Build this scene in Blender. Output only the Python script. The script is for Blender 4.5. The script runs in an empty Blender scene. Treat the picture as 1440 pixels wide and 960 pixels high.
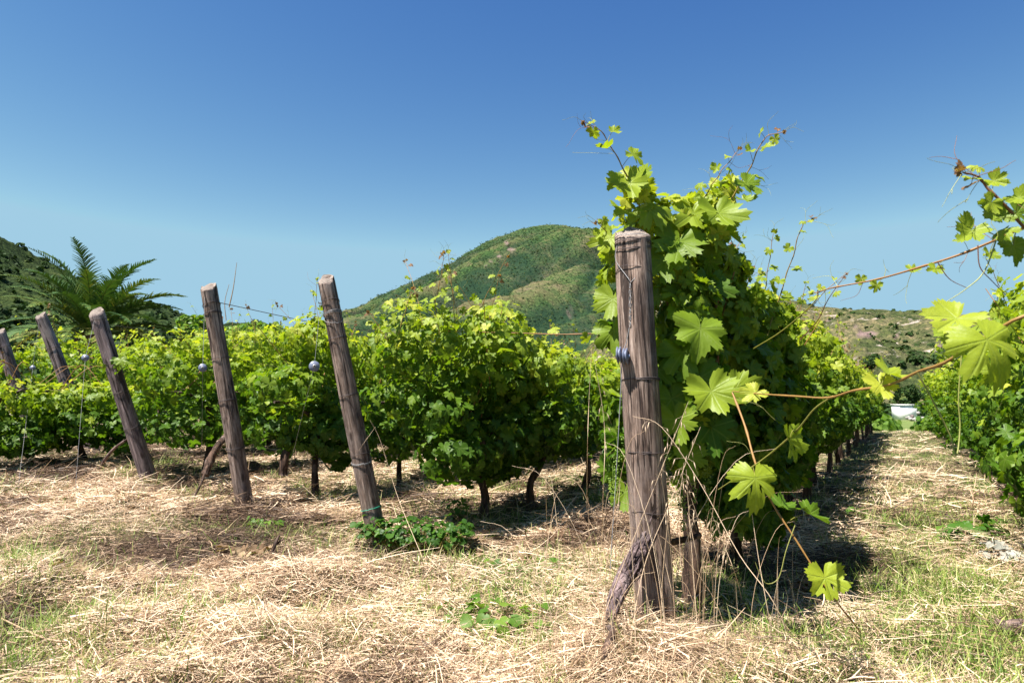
import bpy, math, random
import numpy as np
from mathutils import Vector, Matrix

SC = bpy.context.scene
COL = SC.collection
rng = np.random.default_rng(7)
random.seed(7)
R = math.radians

# ------------------------------------------------------------------ camera
F = 960.0                      # focal length in photo pixels (24 mm on 36 mm)
PITCH = R(4.5)
CAM_Z = 1.0
cam_d = bpy.data.cameras.new('camera')
cam_d.lens = 24.0; cam_d.sensor_width = 36.0
cam_d.clip_start = 0.05; cam_d.clip_end = 12000
cam_d.dof.use_dof = True; cam_d.dof.focus_distance = 4.0; cam_d.dof.aperture_fstop = 7.0
cam = bpy.data.objects.new('camera', cam_d); COL.objects.link(cam)
cam.location = (0, 0, CAM_Z); cam.rotation_euler = (math.pi/2 + PITCH, 0, 0)
SC.camera = cam

# ------------------------------------------------------------------ sky, sun, exposure
SUN_EL = R(65)
SUN_FROM = np.array([-1.0, -0.60])            # the sun stands to the left, a little behind the camera
SUN_FROM = SUN_FROM / np.linalg.norm(SUN_FROM)
w = bpy.data.worlds.new('World'); SC.world = w; w.use_nodes = True
nt = w.node_tree; nt.nodes.clear()
sky = nt.nodes.new('ShaderNodeTexSky'); sky.sky_type = 'NISHITA'; sky.sun_disc = False
sky.sun_elevation = SUN_EL
sky.sun_rotation = math.atan2(SUN_FROM[0], SUN_FROM[1])
sky.altitude = 0; sky.air_density = 1.0; sky.dust_density = 0.05; sky.ozone_density = 2.2
EXPO = 1.5
BG = 0.10
# the deep polarised blue of this sky: a contrast curve per channel on the Nishita colour
sep = nt.nodes.new('ShaderNodeSeparateColor'); com = nt.nodes.new('ShaderNodeCombineColor')
nt.links.new(sky.outputs[0], sep.inputs[0])
for k, (g_, kk, mxv) in enumerate(((2.16, 3.3, 0.36), (1.68, 1.63, 0.61), (0.873, 0.90, 0.78))):
    a_ = nt.nodes.new('ShaderNodeMath'); a_.operation = 'MULTIPLY'; a_.inputs[1].default_value = 0.157
    p_ = nt.nodes.new('ShaderNodeMath'); p_.operation = 'POWER'; p_.inputs[1].default_value = g_
    m_ = nt.nodes.new('ShaderNodeMath'); m_.operation = 'MULTIPLY'; m_.inputs[1].default_value = kk
    c_ = nt.nodes.new('ShaderNodeMath'); c_.operation = 'MINIMUM'; c_.inputs[1].default_value = mxv
    d_ = nt.nodes.new('ShaderNodeMath'); d_.operation = 'MULTIPLY'; d_.inputs[1].default_value = 1/(BG*2**EXPO)
    nt.links.new(sep.outputs[k], a_.inputs[0])
    for u_, v_ in ((a_, p_), (p_, m_), (m_, c_), (c_, d_)): nt.links.new(u_.outputs[0], v_.inputs[0])
    nt.links.new(d_.outputs[0], com.inputs[k])
bg = nt.nodes.new('ShaderNodeBackground'); bg.inputs['Strength'].default_value = BG
wo = nt.nodes.new('ShaderNodeOutputWorld')
nt.links.new(com.outputs[0], bg.inputs[0]); nt.links.new(bg.outputs[0], wo.inputs[0])
sd = bpy.data.lights.new('sun', 'SUN'); sd.energy = 5.0; sd.angle = R(0.5); sd.color = (1.0, 0.95, 0.87)
so = bpy.data.objects.new('sun', sd); COL.objects.link(so)
sv = Vector((SUN_FROM[0]*math.cos(SUN_EL), SUN_FROM[1]*math.cos(SUN_EL), math.sin(SUN_EL)))
so.rotation_euler = sv.to_track_quat('Z', 'Y').to_euler(); so.location = (-20, -5, 30)
SC.view_settings.view_transform = 'Standard'; SC.view_settings.look = 'None'
SC.view_settings.exposure = EXPO; SC.view_settings.gamma = 1.0; SC.view_settings.use_curve_mapping = False
SC.render.engine = 'CYCLES'
SC.cycles.max_bounces = 8; SC.cycles.diffuse_bounces = 3; SC.cycles.transmission_bounces = 4
SC.cycles.use_denoising = True

# ------------------------------------------------------------------ pixel helpers
def ray(px, py):
    u = (px-720)/F; v = (480-py)/F
    return np.array([u, math.cos(PITCH) - v*math.sin(PITCH), math.sin(PITCH) + v*math.cos(PITCH)])
def P(px, py, Y):                       # point seen at that pixel, Y metres deep
    d = ray(px, py); return np.array([0, 0, CAM_Z]) + d*(Y/d[1])

# ------------------------------------------------------------------ noise
def _h(i, j, seed):
    n = (i*374761393 + j*668265263 + seed*1442695041) & 0xffffffff
    n = ((n ^ (n >> 13))*1274126177) & 0xffffffff
    return ((n ^ (n >> 16)) & 0xffff)/65535.0
def vnoise(x, y, seed=0):
    x = np.asarray(x, float); y = np.asarray(y, float)
    i = np.floor(x).astype(np.int64); j = np.floor(y).astype(np.int64)
    fx = x-i; fy = y-j; fx = fx*fx*(3-2*fx); fy = fy*fy*(3-2*fy)
    a = _h(i, j, seed); b = _h(i+1, j, seed); c = _h(i, j+1, seed); d = _h(i+1, j+1, seed)
    return (a*(1-fx)+b*fx)*(1-fy) + (c*(1-fx)+d*fx)*fy
def fbm(x, y, seed=0, o=4):
    s = 0; a = 0.5
    for k in range(o):
        s = s + a*vnoise(x*2**k, y*2**k, seed+k*17); a *= 0.5
    return s
def sstep(a, b, x):
    t = np.clip((x-a)/(b-a), 0, 1); return t*t*(3-2*t)

# ------------------------------------------------------------------ row frame and ground height
PHI = R(29.4)
D = np.array([math.sin(PHI), math.cos(PHI)])         # along the rows
N = np.array([math.cos(PHI), -math.sin(PHI)])        # across, to the right
def st(s, t): return s*N + t*D
MOUNDS = [(-1.45, 2.75, .09, .30, .16), (-.55, 2.75, .07, .28, .14), (-2.75, 5.0, .10, .40, .20), (-.95, 3.5, .07, .30, .12), (.15, 3.0, .05, .3, .15), (-2.3, 3.4, .07, .35, .16), (-1.9, 4.2, .06, .4, .15), (-.1, 2.2, .06, .25, .12), (-1.1, 2.2, .06, .2, .1), (.9, 2.3, .05, .25, .12), (-.3, 3.55, -.05, .4, .1), (-1.3, 3.1, -.05, .4, .1)]
def ground_smooth(x, y):
    x = np.asarray(x, float); y = np.asarray(y, float)
    s = x*N[0]+y*N[1]; t = x*D[0]+y*D[1]
    k = np.maximum(0, -s-0.9)
    z = 0.028*np.minimum(k, 25) - 0.012*np.clip(t-5, 0, 20) - 0.034*np.clip(t-25, 0, 110)
    z = z - 0.17*np.exp(-(((x+0.50)/0.42)**2 + ((y-4.2)/0.2)**2))   # hollow under the leafy weed
    z = z + 0.05*np.exp(-(((x+0.75)/0.7)**2 + ((y-3.75)/0.28)**2))    # bank in front of it
    z = z + 0.12*np.exp(-(((x-0.43)/0.24)**2 + ((y-2.55)/0.22)**2))
    z = z - 0.06*np.exp(-(((x+2.9)/1.4)**2 + ((y-6.6)/0.25)**2))
    for (mx, my, am, rx, ry) in MOUNDS: z = z + am*np.exp(-(((x-mx)/rx)**2 + ((y-my)/ry)**2))
    return z
def ground(x, y):
    x = np.asarray(x, float); y = np.asarray(y, float)
    r = np.hypot(x, y); f = 1 - sstep(14, 30, r)
    return ground_smooth(x, y) + f*(0.13*(fbm(x*1.3, y*1.3, 3, 3)-0.44) + 0.13*(fbm(x*4, y*4, 9, 4)-0.47))
def PG(px, py):                          # where the pixel's ray meets the ground
    d = ray(px, py); t = 1.0
    for i in range(4000):
        p = np.array([0, 0, CAM_Z]) + d*t
        if p[2] < ground_smooth(p[0], p[1]): break
        t *= 1.003
    return p
def gz(x, y): return float(ground(x, y))

# ------------------------------------------------------------------ mesh builder
class MB:
    def __init__(s): s.v = []; s.f = []; s.n = 0; s.tint = []; s.uv = []
    def add(s, v, faces, tint=0.5, uv=None):
        v = np.asarray(v, float).reshape(-1, 3); faces = np.asarray(faces, np.int64)
        s.v.append(v); s.f.append(faces + s.n); s.n += len(v)
        s.tint.append(np.full(len(v), tint) if np.isscalar(tint) else np.asarray(tint, float))
        s.uv.append(np.zeros((len(v), 3)) if uv is None else np.asarray(uv, float))
    def mesh(s, name, mat, smooth=True, origin=None):
        v = np.concatenate(s.v); o = np.zeros(3) if origin is None else np.asarray(origin, float)
        v = v - o
        me = bpy.data.meshes.new(name)
        idx = np.concatenate([f.reshape(-1) for f in s.f])
        cnt = np.concatenate([np.full(len(f), f.shape[1]) for f in s.f])
        me.vertices.add(len(v)); me.vertices.foreach_set('co', v.astype(np.float32).ravel())
        me.loops.add(len(idx)); me.loops.foreach_set('vertex_index', idx.astype(np.int32))
        me.polygons.add(len(cnt)); me.polygons.foreach_set('loop_start', (np.cumsum(cnt)-cnt).astype(np.int32))
        a = me.attributes.new('tint', 'FLOAT', 'POINT'); a.data.foreach_set('value', np.concatenate(s.tint).astype(np.float32))
        a = me.attributes.new('luv', 'FLOAT_VECTOR', 'POINT'); a.data.foreach_set('vector', np.concatenate(s.uv).astype(np.float32).ravel())
        me.update(calc_edges=True)
        if smooth: me.polygons.foreach_set('use_smooth', np.ones(len(cnt), bool))
        me.materials.append(mat)
        return me
    def build(s, name, mat, parent=None, smooth=True, origin=None):
        if parent is not None: origin = np.array(parent.location)
        o = bpy.data.objects.new(name, s.mesh(name, mat, smooth, origin)); COL.objects.link(o)
        if parent is not None: o.parent = parent
        elif origin is not None: o.location = origin
        return o

def tag(o, label=None, cat=None, group=None, kind=None):
    if label: o['label'] = label
    if cat: o['category'] = cat
    if group: o['group'] = group
    if kind: o['kind'] = kind
    return o
def empty(name, loc, label=None, cat=None, group=None):
    o = bpy.data.objects.new(name, None); COL.objects.link(o); o.location = loc; o.empty_display_size = 0.1
    return tag(o, label, cat, group)

def unit(v):
    v = np.asarray(v, float); return v/np.maximum(1e-9, np.linalg.norm(v, axis=-1, keepdims=True))
def smooth_path(pts, n=24):              # Catmull-Rom through the points
    p = np.asarray(pts, float)
    if len(p) == 2: return p[0] + np.linspace(0, 1, n)[:, None]*(p[1]-p[0])
    q = np.vstack([2*p[0]-p[1], p, 2*p[-1]-p[-2]]); out = []
    m = max(2, n//(len(p)-1))
    for i in range(1, len(q)-2):
        for k in range(m):
            t = k/m; a, b, c, d = q[i-1], q[i], q[i+1], q[i+2]
            out.append(0.5*((2*b)+(-a+c)*t+(2*a-5*b+4*c-d)*t*t+(-a+3*b-3*c+d)*t**3))
    out.append(p[-1]); return np.array(out)
def tube(mb, pts, rad, sides=6, tint=0.5, bump=0, seed=0, cap=True, fq=1.7, fl=9):
    p = np.asarray(pts, float); n = len(p)
    rad = np.full(n, rad) if np.isscalar(rad) else np.interp(np.linspace(0, 1, n), np.linspace(0, 1, len(rad)), rad)
    T = unit(np.gradient(p, axis=0))
    a = np.array([0, 0, 1.0]) if abs(T[0][2]) < 0.9 else np.array([1.0, 0, 0])
    U = np.zeros((n, 3)); u = unit(np.cross(T[0], a))
    for i in range(n):
        u = unit(u - T[i]*np.dot(u, T[i])); U[i] = u
    W = np.cross(T, U)
    th = np.linspace(0, 2*math.pi, sides, endpoint=False)
    rr = rad[:, None]*np.ones((n, sides))
    if bump:
        L = np.concatenate([[0], np.cumsum(np.linalg.norm(np.diff(p, axis=0), axis=1))])
        rr = rr*(1 + bump*(fbm(np.cos(th)[None, :]*fq+L[:, None]*fl+seed*3.1, np.sin(th)[None, :]*fq+seed, seed, 3)*2-0.9))
    v = p[:, None, :] + rr[:, :, None]*(np.cos(th)[None, :, None]*U[:, None, :] + np.sin(th)[None, :, None]*W[:, None, :])
    i = np.arange(n-1)[:, None]*sides; j = np.arange(sides)[None, :]; j2 = (j+1) % sides
    f = np.stack([i+j, i+j2, i+sides+j2, i+sides+j], -1).reshape(-1, 4)
    L = np.concatenate([[0], np.cumsum(np.linalg.norm(np.diff(p, axis=0), axis=1))])
    uv = np.stack([np.broadcast_to(np.cos(th), (n, sides))*rad.mean(), np.broadcast_to(np.sin(th), (n, sides))*rad.mean(), np.broadcast_to(L[:, None], (n, sides))], -1).reshape(-1, 3)
    mb.add(v.reshape(-1, 3), f, tint, uv)
    if cap:
        for e in (0, n-1):
            c = np.vstack([p[e], v[e]]); k = np.arange(sides)
            fa = np.stack([np.zeros(sides, int), 1+(k if e else (k+1) % sides), 1+((k+1) % sides if e else k)], -1)
            uvc = np.vstack([[0, 0, L[e]], uv.reshape(n, sides, 3)[e]])
            mb.add(c, fa, tint, uvc)

# ------------------------------------------------------------------ materials
class MT:
    def __init__(s, name):
        s.m = bpy.data.materials.new(name); s.m.use_nodes = True; s.t = s.m.node_tree; s.t.nodes.clear()
    def n(s, kind, **kw):
        x = s.t.nodes.new(kind)
        for k, v in kw.items():
            if k[0] == '_': setattr(x, k[1:], v)
            else: x.inputs[k.replace('__', ' ')].default_value = v
        return x
    def l(s, a, b): s.t.links.new(a, b)
    def math(s, op, a, b=None):
        x = s.n('ShaderNodeMath', _operation=op)
        for k, q in enumerate([a, b]):
            if q is None: continue
            if isinstance(q, (int, float)): x.inputs[k].default_value = q
            else: s.l(q, x.inputs[k])
        return x.outputs[0]
    def attr(s, name): return s.n('ShaderNodeAttribute', _attribute_name=name)
    def ramp(s, fac, stops):
        x = s.n('ShaderNodeValToRGB'); e = x.color_ramp.elements
        while len(e) < len(stops): e.new(0.5)
        for k, (p_, c) in enumerate(stops): e[k].position = p_; e[k].color = (*c, 1)
        s.l(fac, x.inputs[0]); return x.outputs[0]
    def mix(s, fac, a, b, mode='MIX'):
        x = s.n('ShaderNodeMixRGB', _blend_type=mode)
        for k, q in zip((0, 1, 2), (fac, a, b)):
            if isinstance(q, (int, float)): x.inputs[k].default_value = q
            elif isinstance(q, tuple): x.inputs[k].default_value = (*q, 1)
            else: s.l(q, x.inputs[k])
        return x.outputs[0]
    def noise(s, vec, scale, detail=4, rough=0.6, dist=0.0, out=0):
        x = s.n('ShaderNodeTexNoise'); x.inputs['Scale'].default_value = scale; x.inputs['Detail'].default_value = detail
        x.inputs['Roughness'].default_value = rough; x.inputs['Distortion'].default_value = dist
        if vec is not None: s.l(vec, x.inputs['Vector'])
        return x.outputs[out]
    def scalev(s, vec, sc):
        x = s.n('ShaderNodeMapping'); x.inputs['Scale'].default_value = sc; s.l(vec, x.inputs[0]); return x.outputs[0]
    def out(s, shader): 
        o = s.n('ShaderNodeOutputMaterial'); s.l(shader, o.inputs[0]); return s.m
    def bump(s, h, strength, dist):
        b = s.n('ShaderNodeBump'); b.inputs['Strength'].default_value = strength; b.inputs['Distance'].default_value = dist
        s.l(h, b.inputs['Height']); return b.outputs[0]
    def pbr(s, col, rough=0.7, spec=0.3, normal=None, metallic=0):
        p = s.n('ShaderNodeBsdfPrincipled'); p.inputs['Roughness'].default_value = rough
        p.inputs['Specular IOR Level'].default_value = spec; p.inputs['Metallic'].default_value = metallic
        if isinstance(col, tuple): p.inputs['Base Color'].default_value = (*col, 1)
        else: s.l(col, p.inputs['Base Color'])
        if normal is not None: s.l(normal, p.inputs['Normal'])
        return p.outputs[0]

def leaf_material(name, stops, vein=True, trans=0.42, rough=0.45, spec=0.22):
    m = MT(name); t = m.attr('tint').outputs['Fac']; uv = m.attr('luv').outputs['Vector']
    col = m.ramp(t, stops)
    nv = m.noise(uv, 3.5, 3, 0.6)
    col = m.mix(0.5, col, m.mix(nv, (0.55, 0.6, 0.5), (1.3, 1.25, 1.2)), 'MULTIPLY')
    nrm = None
    if vein:
        sep = m.n('ShaderNodeSeparateXYZ'); m.l(uv, sep.inputs[0])
        ax = m.math('ABSOLUTE', sep.outputs[0]); y = sep.outputs[1]
        best = None
        for k, a in enumerate((0, 48, 100)):
            ca, sa = math.cos(R(a)), math.sin(R(a))
            perp = m.math('ABSOLUTE', m.math('SUBTRACT', m.math('MULTIPLY', ax, ca), m.math('MULTIPLY', y, sa)))
            al = m.math('ADD', m.math('MULTIPLY', ax, sa), m.math('MULTIPLY', y, ca))
            bad = m.math('MULTIPLY', m.math('LESS_THAN', al, 0.0), 1.0)
            # side veins run off each main vein
            sw = m.math('ABSOLUTE', m.math('SINE', m.math('MULTIPLY', m.math('SUBTRACT', al, m.math('MULTIPLY', perp, 0.75)), 22.0)))
            side = m.math('ADD', m.math('MULTIPLY', sw, 0.10), m.math('MULTIPLY', perp, 0.22))
            dd = m.math('ADD', m.math('MINIMUM', perp, m.math('ADD', side, 0.006)), bad)
            best = dd if best is None else m.math('MINIMUM', best, dd)
        v = m.n('ShaderNodeMapRange'); v.inputs['From Min'].default_value = 0.008; v.inputs['From Max'].default_value = 0.034
        v.inputs['To Min'].default_value = 1; v.inputs['To Max'].default_value = 0; m.l(best, v.inputs['Value'])
        vf = m.math('MULTIPLY', v.outputs[0], 0.26)
        col = m.mix(vf, col, (0.26, 0.34, 0.08))
        nrm = m.bump(m.math('ADD', v.outputs[0], m.math('MULTIPLY', nv, 1.2)), 0.35, 0.004)
    if vein:
        sp_ = m.noise(m.scalev(uv, (1, 1, 1)), 2.3, 5, .75, 1.0); col = m.mix(m.ramp(sp_, [(.66, (0, 0, 0)), (.72, (.7, .7, .7))]), col, (.16, .085, .03))
    p = m.pbr(col, rough, spec, nrm)
    tr = m.n('ShaderNodeBsdfTranslucent'); m.l(m.mix(1.0, col, (1.35, 1.4, 0.45), 'MULTIPLY'), tr.inputs[0])
    mx = m.n('ShaderNodeMixShader'); mx.inputs[0].default_value = trans; m.l(p, mx.inputs[1]); m.l(tr.outputs[0], mx.inputs[2])
    return m.out(mx.outputs[0])

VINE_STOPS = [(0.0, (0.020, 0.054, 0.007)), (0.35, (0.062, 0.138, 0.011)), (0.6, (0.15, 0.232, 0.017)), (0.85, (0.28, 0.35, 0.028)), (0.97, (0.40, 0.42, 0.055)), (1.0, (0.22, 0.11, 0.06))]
M_LEAF = leaf_material('vine_leaf', VINE_STOPS)
M_LEAF_FAR = leaf_material('vine_leaf_plain', VINE_STOPS, vein=False)
M_WEED = leaf_material('weed_leaf', [(0, (0.03, 0.08, 0.015)), (0.5, (0.07, 0.16, 0.02)), (1, (0.16, 0.25, 0.04))], vein=False)
M_DEADLEAF = leaf_material('dead_leaf', [(0, (0.08, 0.045, 0.028)), (0.5, (0.20, 0.13, 0.08)), (1, (0.42, 0.31, 0.20))], vein=False, trans=0.15, rough=0.8, spec=0.1)
M_SCRUB = leaf_material('scrub_leaf', [(0, (0.018, 0.035, 0.012)), (0.5, (0.035, 0.07, 0.018)), (1, (0.10, 0.12, 0.03))], vein=False, trans=0.12, rough=0.7, spec=0.1)
M_MSHRUB = leaf_material('mountain_shrub_leaf', [(0, (0.028, 0.058, 0.028)), (0.5, (0.048, 0.088, 0.034)), (1, (0.115, 0.135, 0.05))], vein=False, trans=0.2, rough=0.8, spec=0.05)
M_PALM = leaf_material('palm_leaf', [(0, (0.025, 0.06, 0.02)), (0.5, (0.06, 0.12, 0.03)), (0.8, (0.15, 0.18, 0.04)), (1, (0.30, 0.24, 0.08))], vein=False, trans=0.15, rough=0.6, spec=0.15)
M_BERRY = leaf_material('berry_skin', [(0, (0.10, 0.20, 0.03)), (1, (0.28, 0.38, 0.08))], vein=False, trans=0.25, rough=0.35)

def simple_tint(name, stops, rough=0.8, spec=0.15, trans=0.0, ns=40, namt=0.4):
    m = MT(name); t = m.attr('tint').outputs['Fac']; col = m.ramp(t, stops)
    tc = m.n('ShaderNodeTexCoord').outputs['Object']
    nv = m.noise(tc, ns, 3, 0.6)
    col = m.mix(namt, col, m.mix(nv, (0.3, 0.3, 0.3), (1.6, 1.55, 1.5)), 'MULTIPLY')
    p = m.pbr(col, rough, spec)
    if trans:
        tr = m.n('ShaderNodeBsdfTranslucent'); m.l(col, tr.inputs[0])
        mx = m.n('ShaderNodeMixShader'); mx.inputs[0].default_value = trans; m.l(p, mx.inputs[1]); m.l(tr.outputs[0], mx.inputs[2]); p = mx.outputs[0]
    return m.out(p)
M_STRAW = simple_tint('straw', [(0, (0.07, 0.042, 0.028)), (0.3, (0.24, 0.155, 0.10)), (0.6, (0.50, 0.345, 0.215)), (1, (0.80, 0.63, 0.455))], 0.55, 0.3, 0.12)
M_GRASS = simple_tint('grass_blade', [(0, (0.045, 0.10, 0.012)), (0.5, (0.15, 0.25, 0.035)), (0.8, (0.30, 0.36, 0.08)), (1, (0.50, 0.46, 0.20))], 0.5, 0.3, 0.3)
M_STEM = simple_tint('vine_stem', [(0, (0.16, 0.06, 0.04)), (0.35, (0.30, 0.15, 0.05)), (0.6, (0.22, 0.22, 0.04)), (1, (0.40, 0.42, 0.16))], 0.5, 0.3, 0.1)
M_WIRE = MT('galvanised_wire'); M_WIRE = M_WIRE.out(M_WIRE.pbr((0.25, 0.245, 0.25), 0.5, 0.5, None, 0.25))
M_RUST = MT('dark_wire'); M_RUST = M_RUST.out(M_RUST.pbr((0.07, 0.055, 0.055), 0.6, 0.4, None, 0.4))
M_GREENW = MT('green_wire'); M_GREENW = M_GREENW.out(M_GREENW.pbr((0.03, 0.28, 0.18), 0.5, 0.4))
M_PLASTIC = MT('pale_plastic'); M_PLASTIC = M_PLASTIC.out(M_PLASTIC.pbr((0.13, 0.15, 0.22), 0.4, 0.4))

def wood_material(name, dark, mid, light, sc=1.0):
    m = MT(name); tc = m.n('ShaderNodeTexCoord').outputs['Object']
    geo = m.n('ShaderNodeNewGeometry')
    fib = m.noise(m.scalev(tc, (130*sc, 130*sc, 6.0*sc)), 1.0, 6, 0.75)
    big = m.noise(m.scalev(tc, (11*sc, 11*sc, 2.0*sc)), 1.0, 5, 0.65, 0.9)
    blot = m.noise(tc, 5.0*sc, 4, 0.6)
    kn = m.n('ShaderNodeTexVoronoi'); kn.inputs['Scale'].default_value = 1.0; m.l(m.scalev(tc, (9*sc, 9*sc, 3.2*sc)), kn.inputs['Vector'])
    knot = m.ramp(kn.outputs['Distance'], [(.06, (1, 1, 1)), (.13, (0, 0, 0))])
    col = m.ramp(fib, [(0.30, dark), (0.48, mid), (0.72, light)])
    col = m.mix(0.75, col, m.ramp(big, [(0.39, (0.22, 0.17, 0.17)), (0.49, (.80, 0.75, 0.73)), (0.60, (1.75, 1.66, 1.6))]), 'MULTIPLY')
    col = m.mix(m.ramp(blot, [(0.5, (0, 0, 0)), (0.72, (0.55, 0.55, 0.55))]), col, (0.33, 0.27, 0.25))
    col = m.mix(m.math('MULTIPLY', knot, .8), col, (.035, .022, .018))
    cr = m.noise(m.scalev(tc, (34*sc, 34*sc, 1.6*sc)), 1.0, 4, 0.6, 0.5)
    crk = m.ramp(cr, [(0.395, (0, 0, 0)), (0.42, (1, 1, 1))])
    col = m.mix(m.math('MULTIPLY', m.math('SUBTRACT', 1.0, crk), 0.85), col, (0.02, 0.013, 0.012))
    h = m.math('ADD', m.math('MULTIPLY', fib, 0.5), m.math('MULTIPLY', crk, 0.8))
    return m.out(m.pbr(col, 0.82, 0.18, m.bump(h, 1.0, 0.009)))
M_WOOD = wood_material('weathered_wood', (0.05, 0.034, 0.029), (0.165, 0.120, 0.098), (0.44, 0.36, 0.315))
M_WOOD_GREY = wood_material('grey_wood', (0.055, 0.042, 0.045), (0.16, 0.125, 0.125), (0.34, 0.28, 0.28))
M_BARK = wood_material('vine_bark', (0.020, 0.012, 0.009), (0.065, 0.04, 0.028), (0.15, 0.10, 0.075), 1.6)
M_STICK = wood_material('dead_stick', (0.05, 0.03, 0.03), (0.14, 0.09, 0.08), (0.28, 0.2, 0.17), 1.6)
def end_grain():
    m = MT('end_grain'); tc = m.n('ShaderNodeTexCoord').outputs['Object']
    w_ = m.n('ShaderNodeTexWave', _wave_type='RINGS', _rings_direction='Z'); w_.inputs['Scale'].default_value = 42
    w_.inputs['Distortion'].default_value = 2.5; w_.inputs['Detail'].default_value = 3; m.l(tc, w_.inputs[0])
    nn = m.noise(tc, 26, 5, 0.7)
    col = m.ramp(w_.outputs['Fac'], [(0, (0.15, 0.12, 0.105)), (1, (0.31, 0.26, 0.225))])
    col = m.mix(m.ramp(nn, [(0.36, (1, 1, 1)), (0.46, (0, 0, 0))]), col, (0.08, 0.055, 0.045))
    return m.out(m.pbr(col, 0.9, 0.1, m.bump(nn, 0.8, 0.01)))
M_END = end_grain()
M_STUMP = wood_material('splintered_wood', (0.03, 0.02, 0.022), (0.10, 0.072, 0.075), (0.26, 0.21, 0.21))

# ------------------------------------------------------------------ GROUND
def green_map(x, y):                    # 0 straw .. 1 green grass
    s = x*N[0]+y*N[1]; t = x*D[0]+y*D[1]
    g = sstep(0.38, 0.62, fbm(x*1.1+3, y*1.1+8, 21, 4)*1.1)*(0.38+.2*sstep(-.5, 1.0, x))
    g = np.maximum(g*0.9, 0.92*np.exp(-(((s-0.25)/0.5)**2 + ((t-3.9)/1.25)**2)))         # grass on the near path
    g = np.maximum(g, 0.55*np.exp(-(((x-0.0)/0.7)**2 + ((y-3.9)/0.35)**2)))
    g = np.maximum(g, 0.75*np.exp(-(((x+2.0)/0.5)**2 + ((y-2.5)/0.4)**2)))
    g = np.where((np.abs(s-0.2) < 0.75) & (t > 5), np.clip(.42+.45*sstep(.4, .6, fbm(x*1.7, y*1.7, 5, 3)), 0, 1), g)
    return np.clip(g, 0, 1)
def make_ground():
    th = np.concatenate([np.linspace(-48, 48, 620), np.linspace(50, 310, 66)])*math.pi/180
    r = np.concatenate([[0.0], np.geomspace(0.9, 14, 300), np.geomspace(14.5, 6000, 90)])
    A, RR = np.meshgrid(th, r)
    x = RR*np.sin(A); y = RR*np.cos(A); z = ground(x, y)
    v = np.stack([x, y, z], -1).reshape(-1, 3); n = len(th); m = len(r)
    i = np.arange(m-1)[:, None]*n; j = np.arange(n)[None, :]; j2 = (j+1) % n
    f = np.stack([i+j, i+n+j, i+n+j2, i+j2], -1).reshape(-1, 4)
    sg = x*N[0]+y*N[1]; tg = x*D[0]+y*D[1]; row_soil_shade = 0*x
    for sr, t0 in ((-.80, 3.0), (1.4, 3), (-2.8, 4.1), (-4.45, 4.3), (-6.5, 4.8), (-8.5, 3.5), (-10.8, 5)): row_soil_shade = np.maximum(row_soil_shade, np.exp(-((sg-sr)/.5)**2)*(tg > t0))
    mb = MB(); mb.add(v, f, green_map(x, y).ravel(), np.stack([row_soil_shade.ravel(), 0*row_soil_shade.ravel(), 0*row_soil_shade.ravel()], -1))
    mt = MT('ground_soil_and_straw'); tc = mt.n('ShaderNodeTexCoord').outputs['Object']; g = mt.attr('tint').outputs['Fac']
    n1 = mt.noise(tc, 2.0, 5, 0.65); n2 = mt.noise(tc, 60, 5, 0.75); n3 = mt.noise(tc, 14, 4, 0.7, 1.0)
    soil_shade_xyz = mt.n('ShaderNodeSeparateXYZ'); mt.l(mt.attr('luv').outputs['Vector'], soil_shade_xyz.inputs[0])
    soil = mt.ramp(n2, [(0.3, (0.02, 0.013, 0.01)), (0.55, (0.07, 0.045, 0.032)), (0.75, (0.18, 0.12, 0.085))])
    straw = mt.ramp(n2, [(0.3, (0.025, 0.017, 0.012)), (0.52, (0.085, 0.058, 0.038)), (0.78, (0.30, 0.22, 0.145))])
    gr = mt.ramp(n2, [(0.3, (0.03, 0.055, 0.012)), (0.7, (0.12, 0.18, 0.04))])
    c = mt.mix(mt.ramp(n1, [(0.4, (0, 0, 0)), (0.6, (1, 1, 1))]), soil, straw)
    c = mt.mix(mt.math('MULTIPLY', soil_shade_xyz.outputs[0], .9), c, soil)  # bare soil under the rows, its dark tone also painting their shade
    c = mt.mix(mt.math('MULTIPLY', g, 0.8), c, gr)
    # far valley: fields and scrub
    sp = mt.n('ShaderNodeVectorMath', _operation='LENGTH'); mt.l(tc, sp.inputs[0])
    far = mt.n('ShaderNodeMapRange'); far.inputs['From Min'].default_value = 26; far.inputs['From Max'].default_value = 40; mt.l(sp.outputs['Value'], far.inputs['Value'])
    nf = mt.noise(tc, 0.12, 6, 0.7); fc = mt.ramp(nf, [(0.3, (0.05, 0.085, 0.022)), (0.5, (0.11, 0.15, 0.04)), (0.7, (0.25, 0.22, 0.11))])
    c = mt.mix(far.outputs[0], c, fc)
    mat = mt.out(mt.pbr(c, 0.9, 0.1, mt.bump(mt.math('ADD', n2, n3), 0.8, 0.02)))
    tag(mb.build('ground', mat), 'straw strewn earth of the vineyard with green patches', kind='structure')
make_ground()

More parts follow.
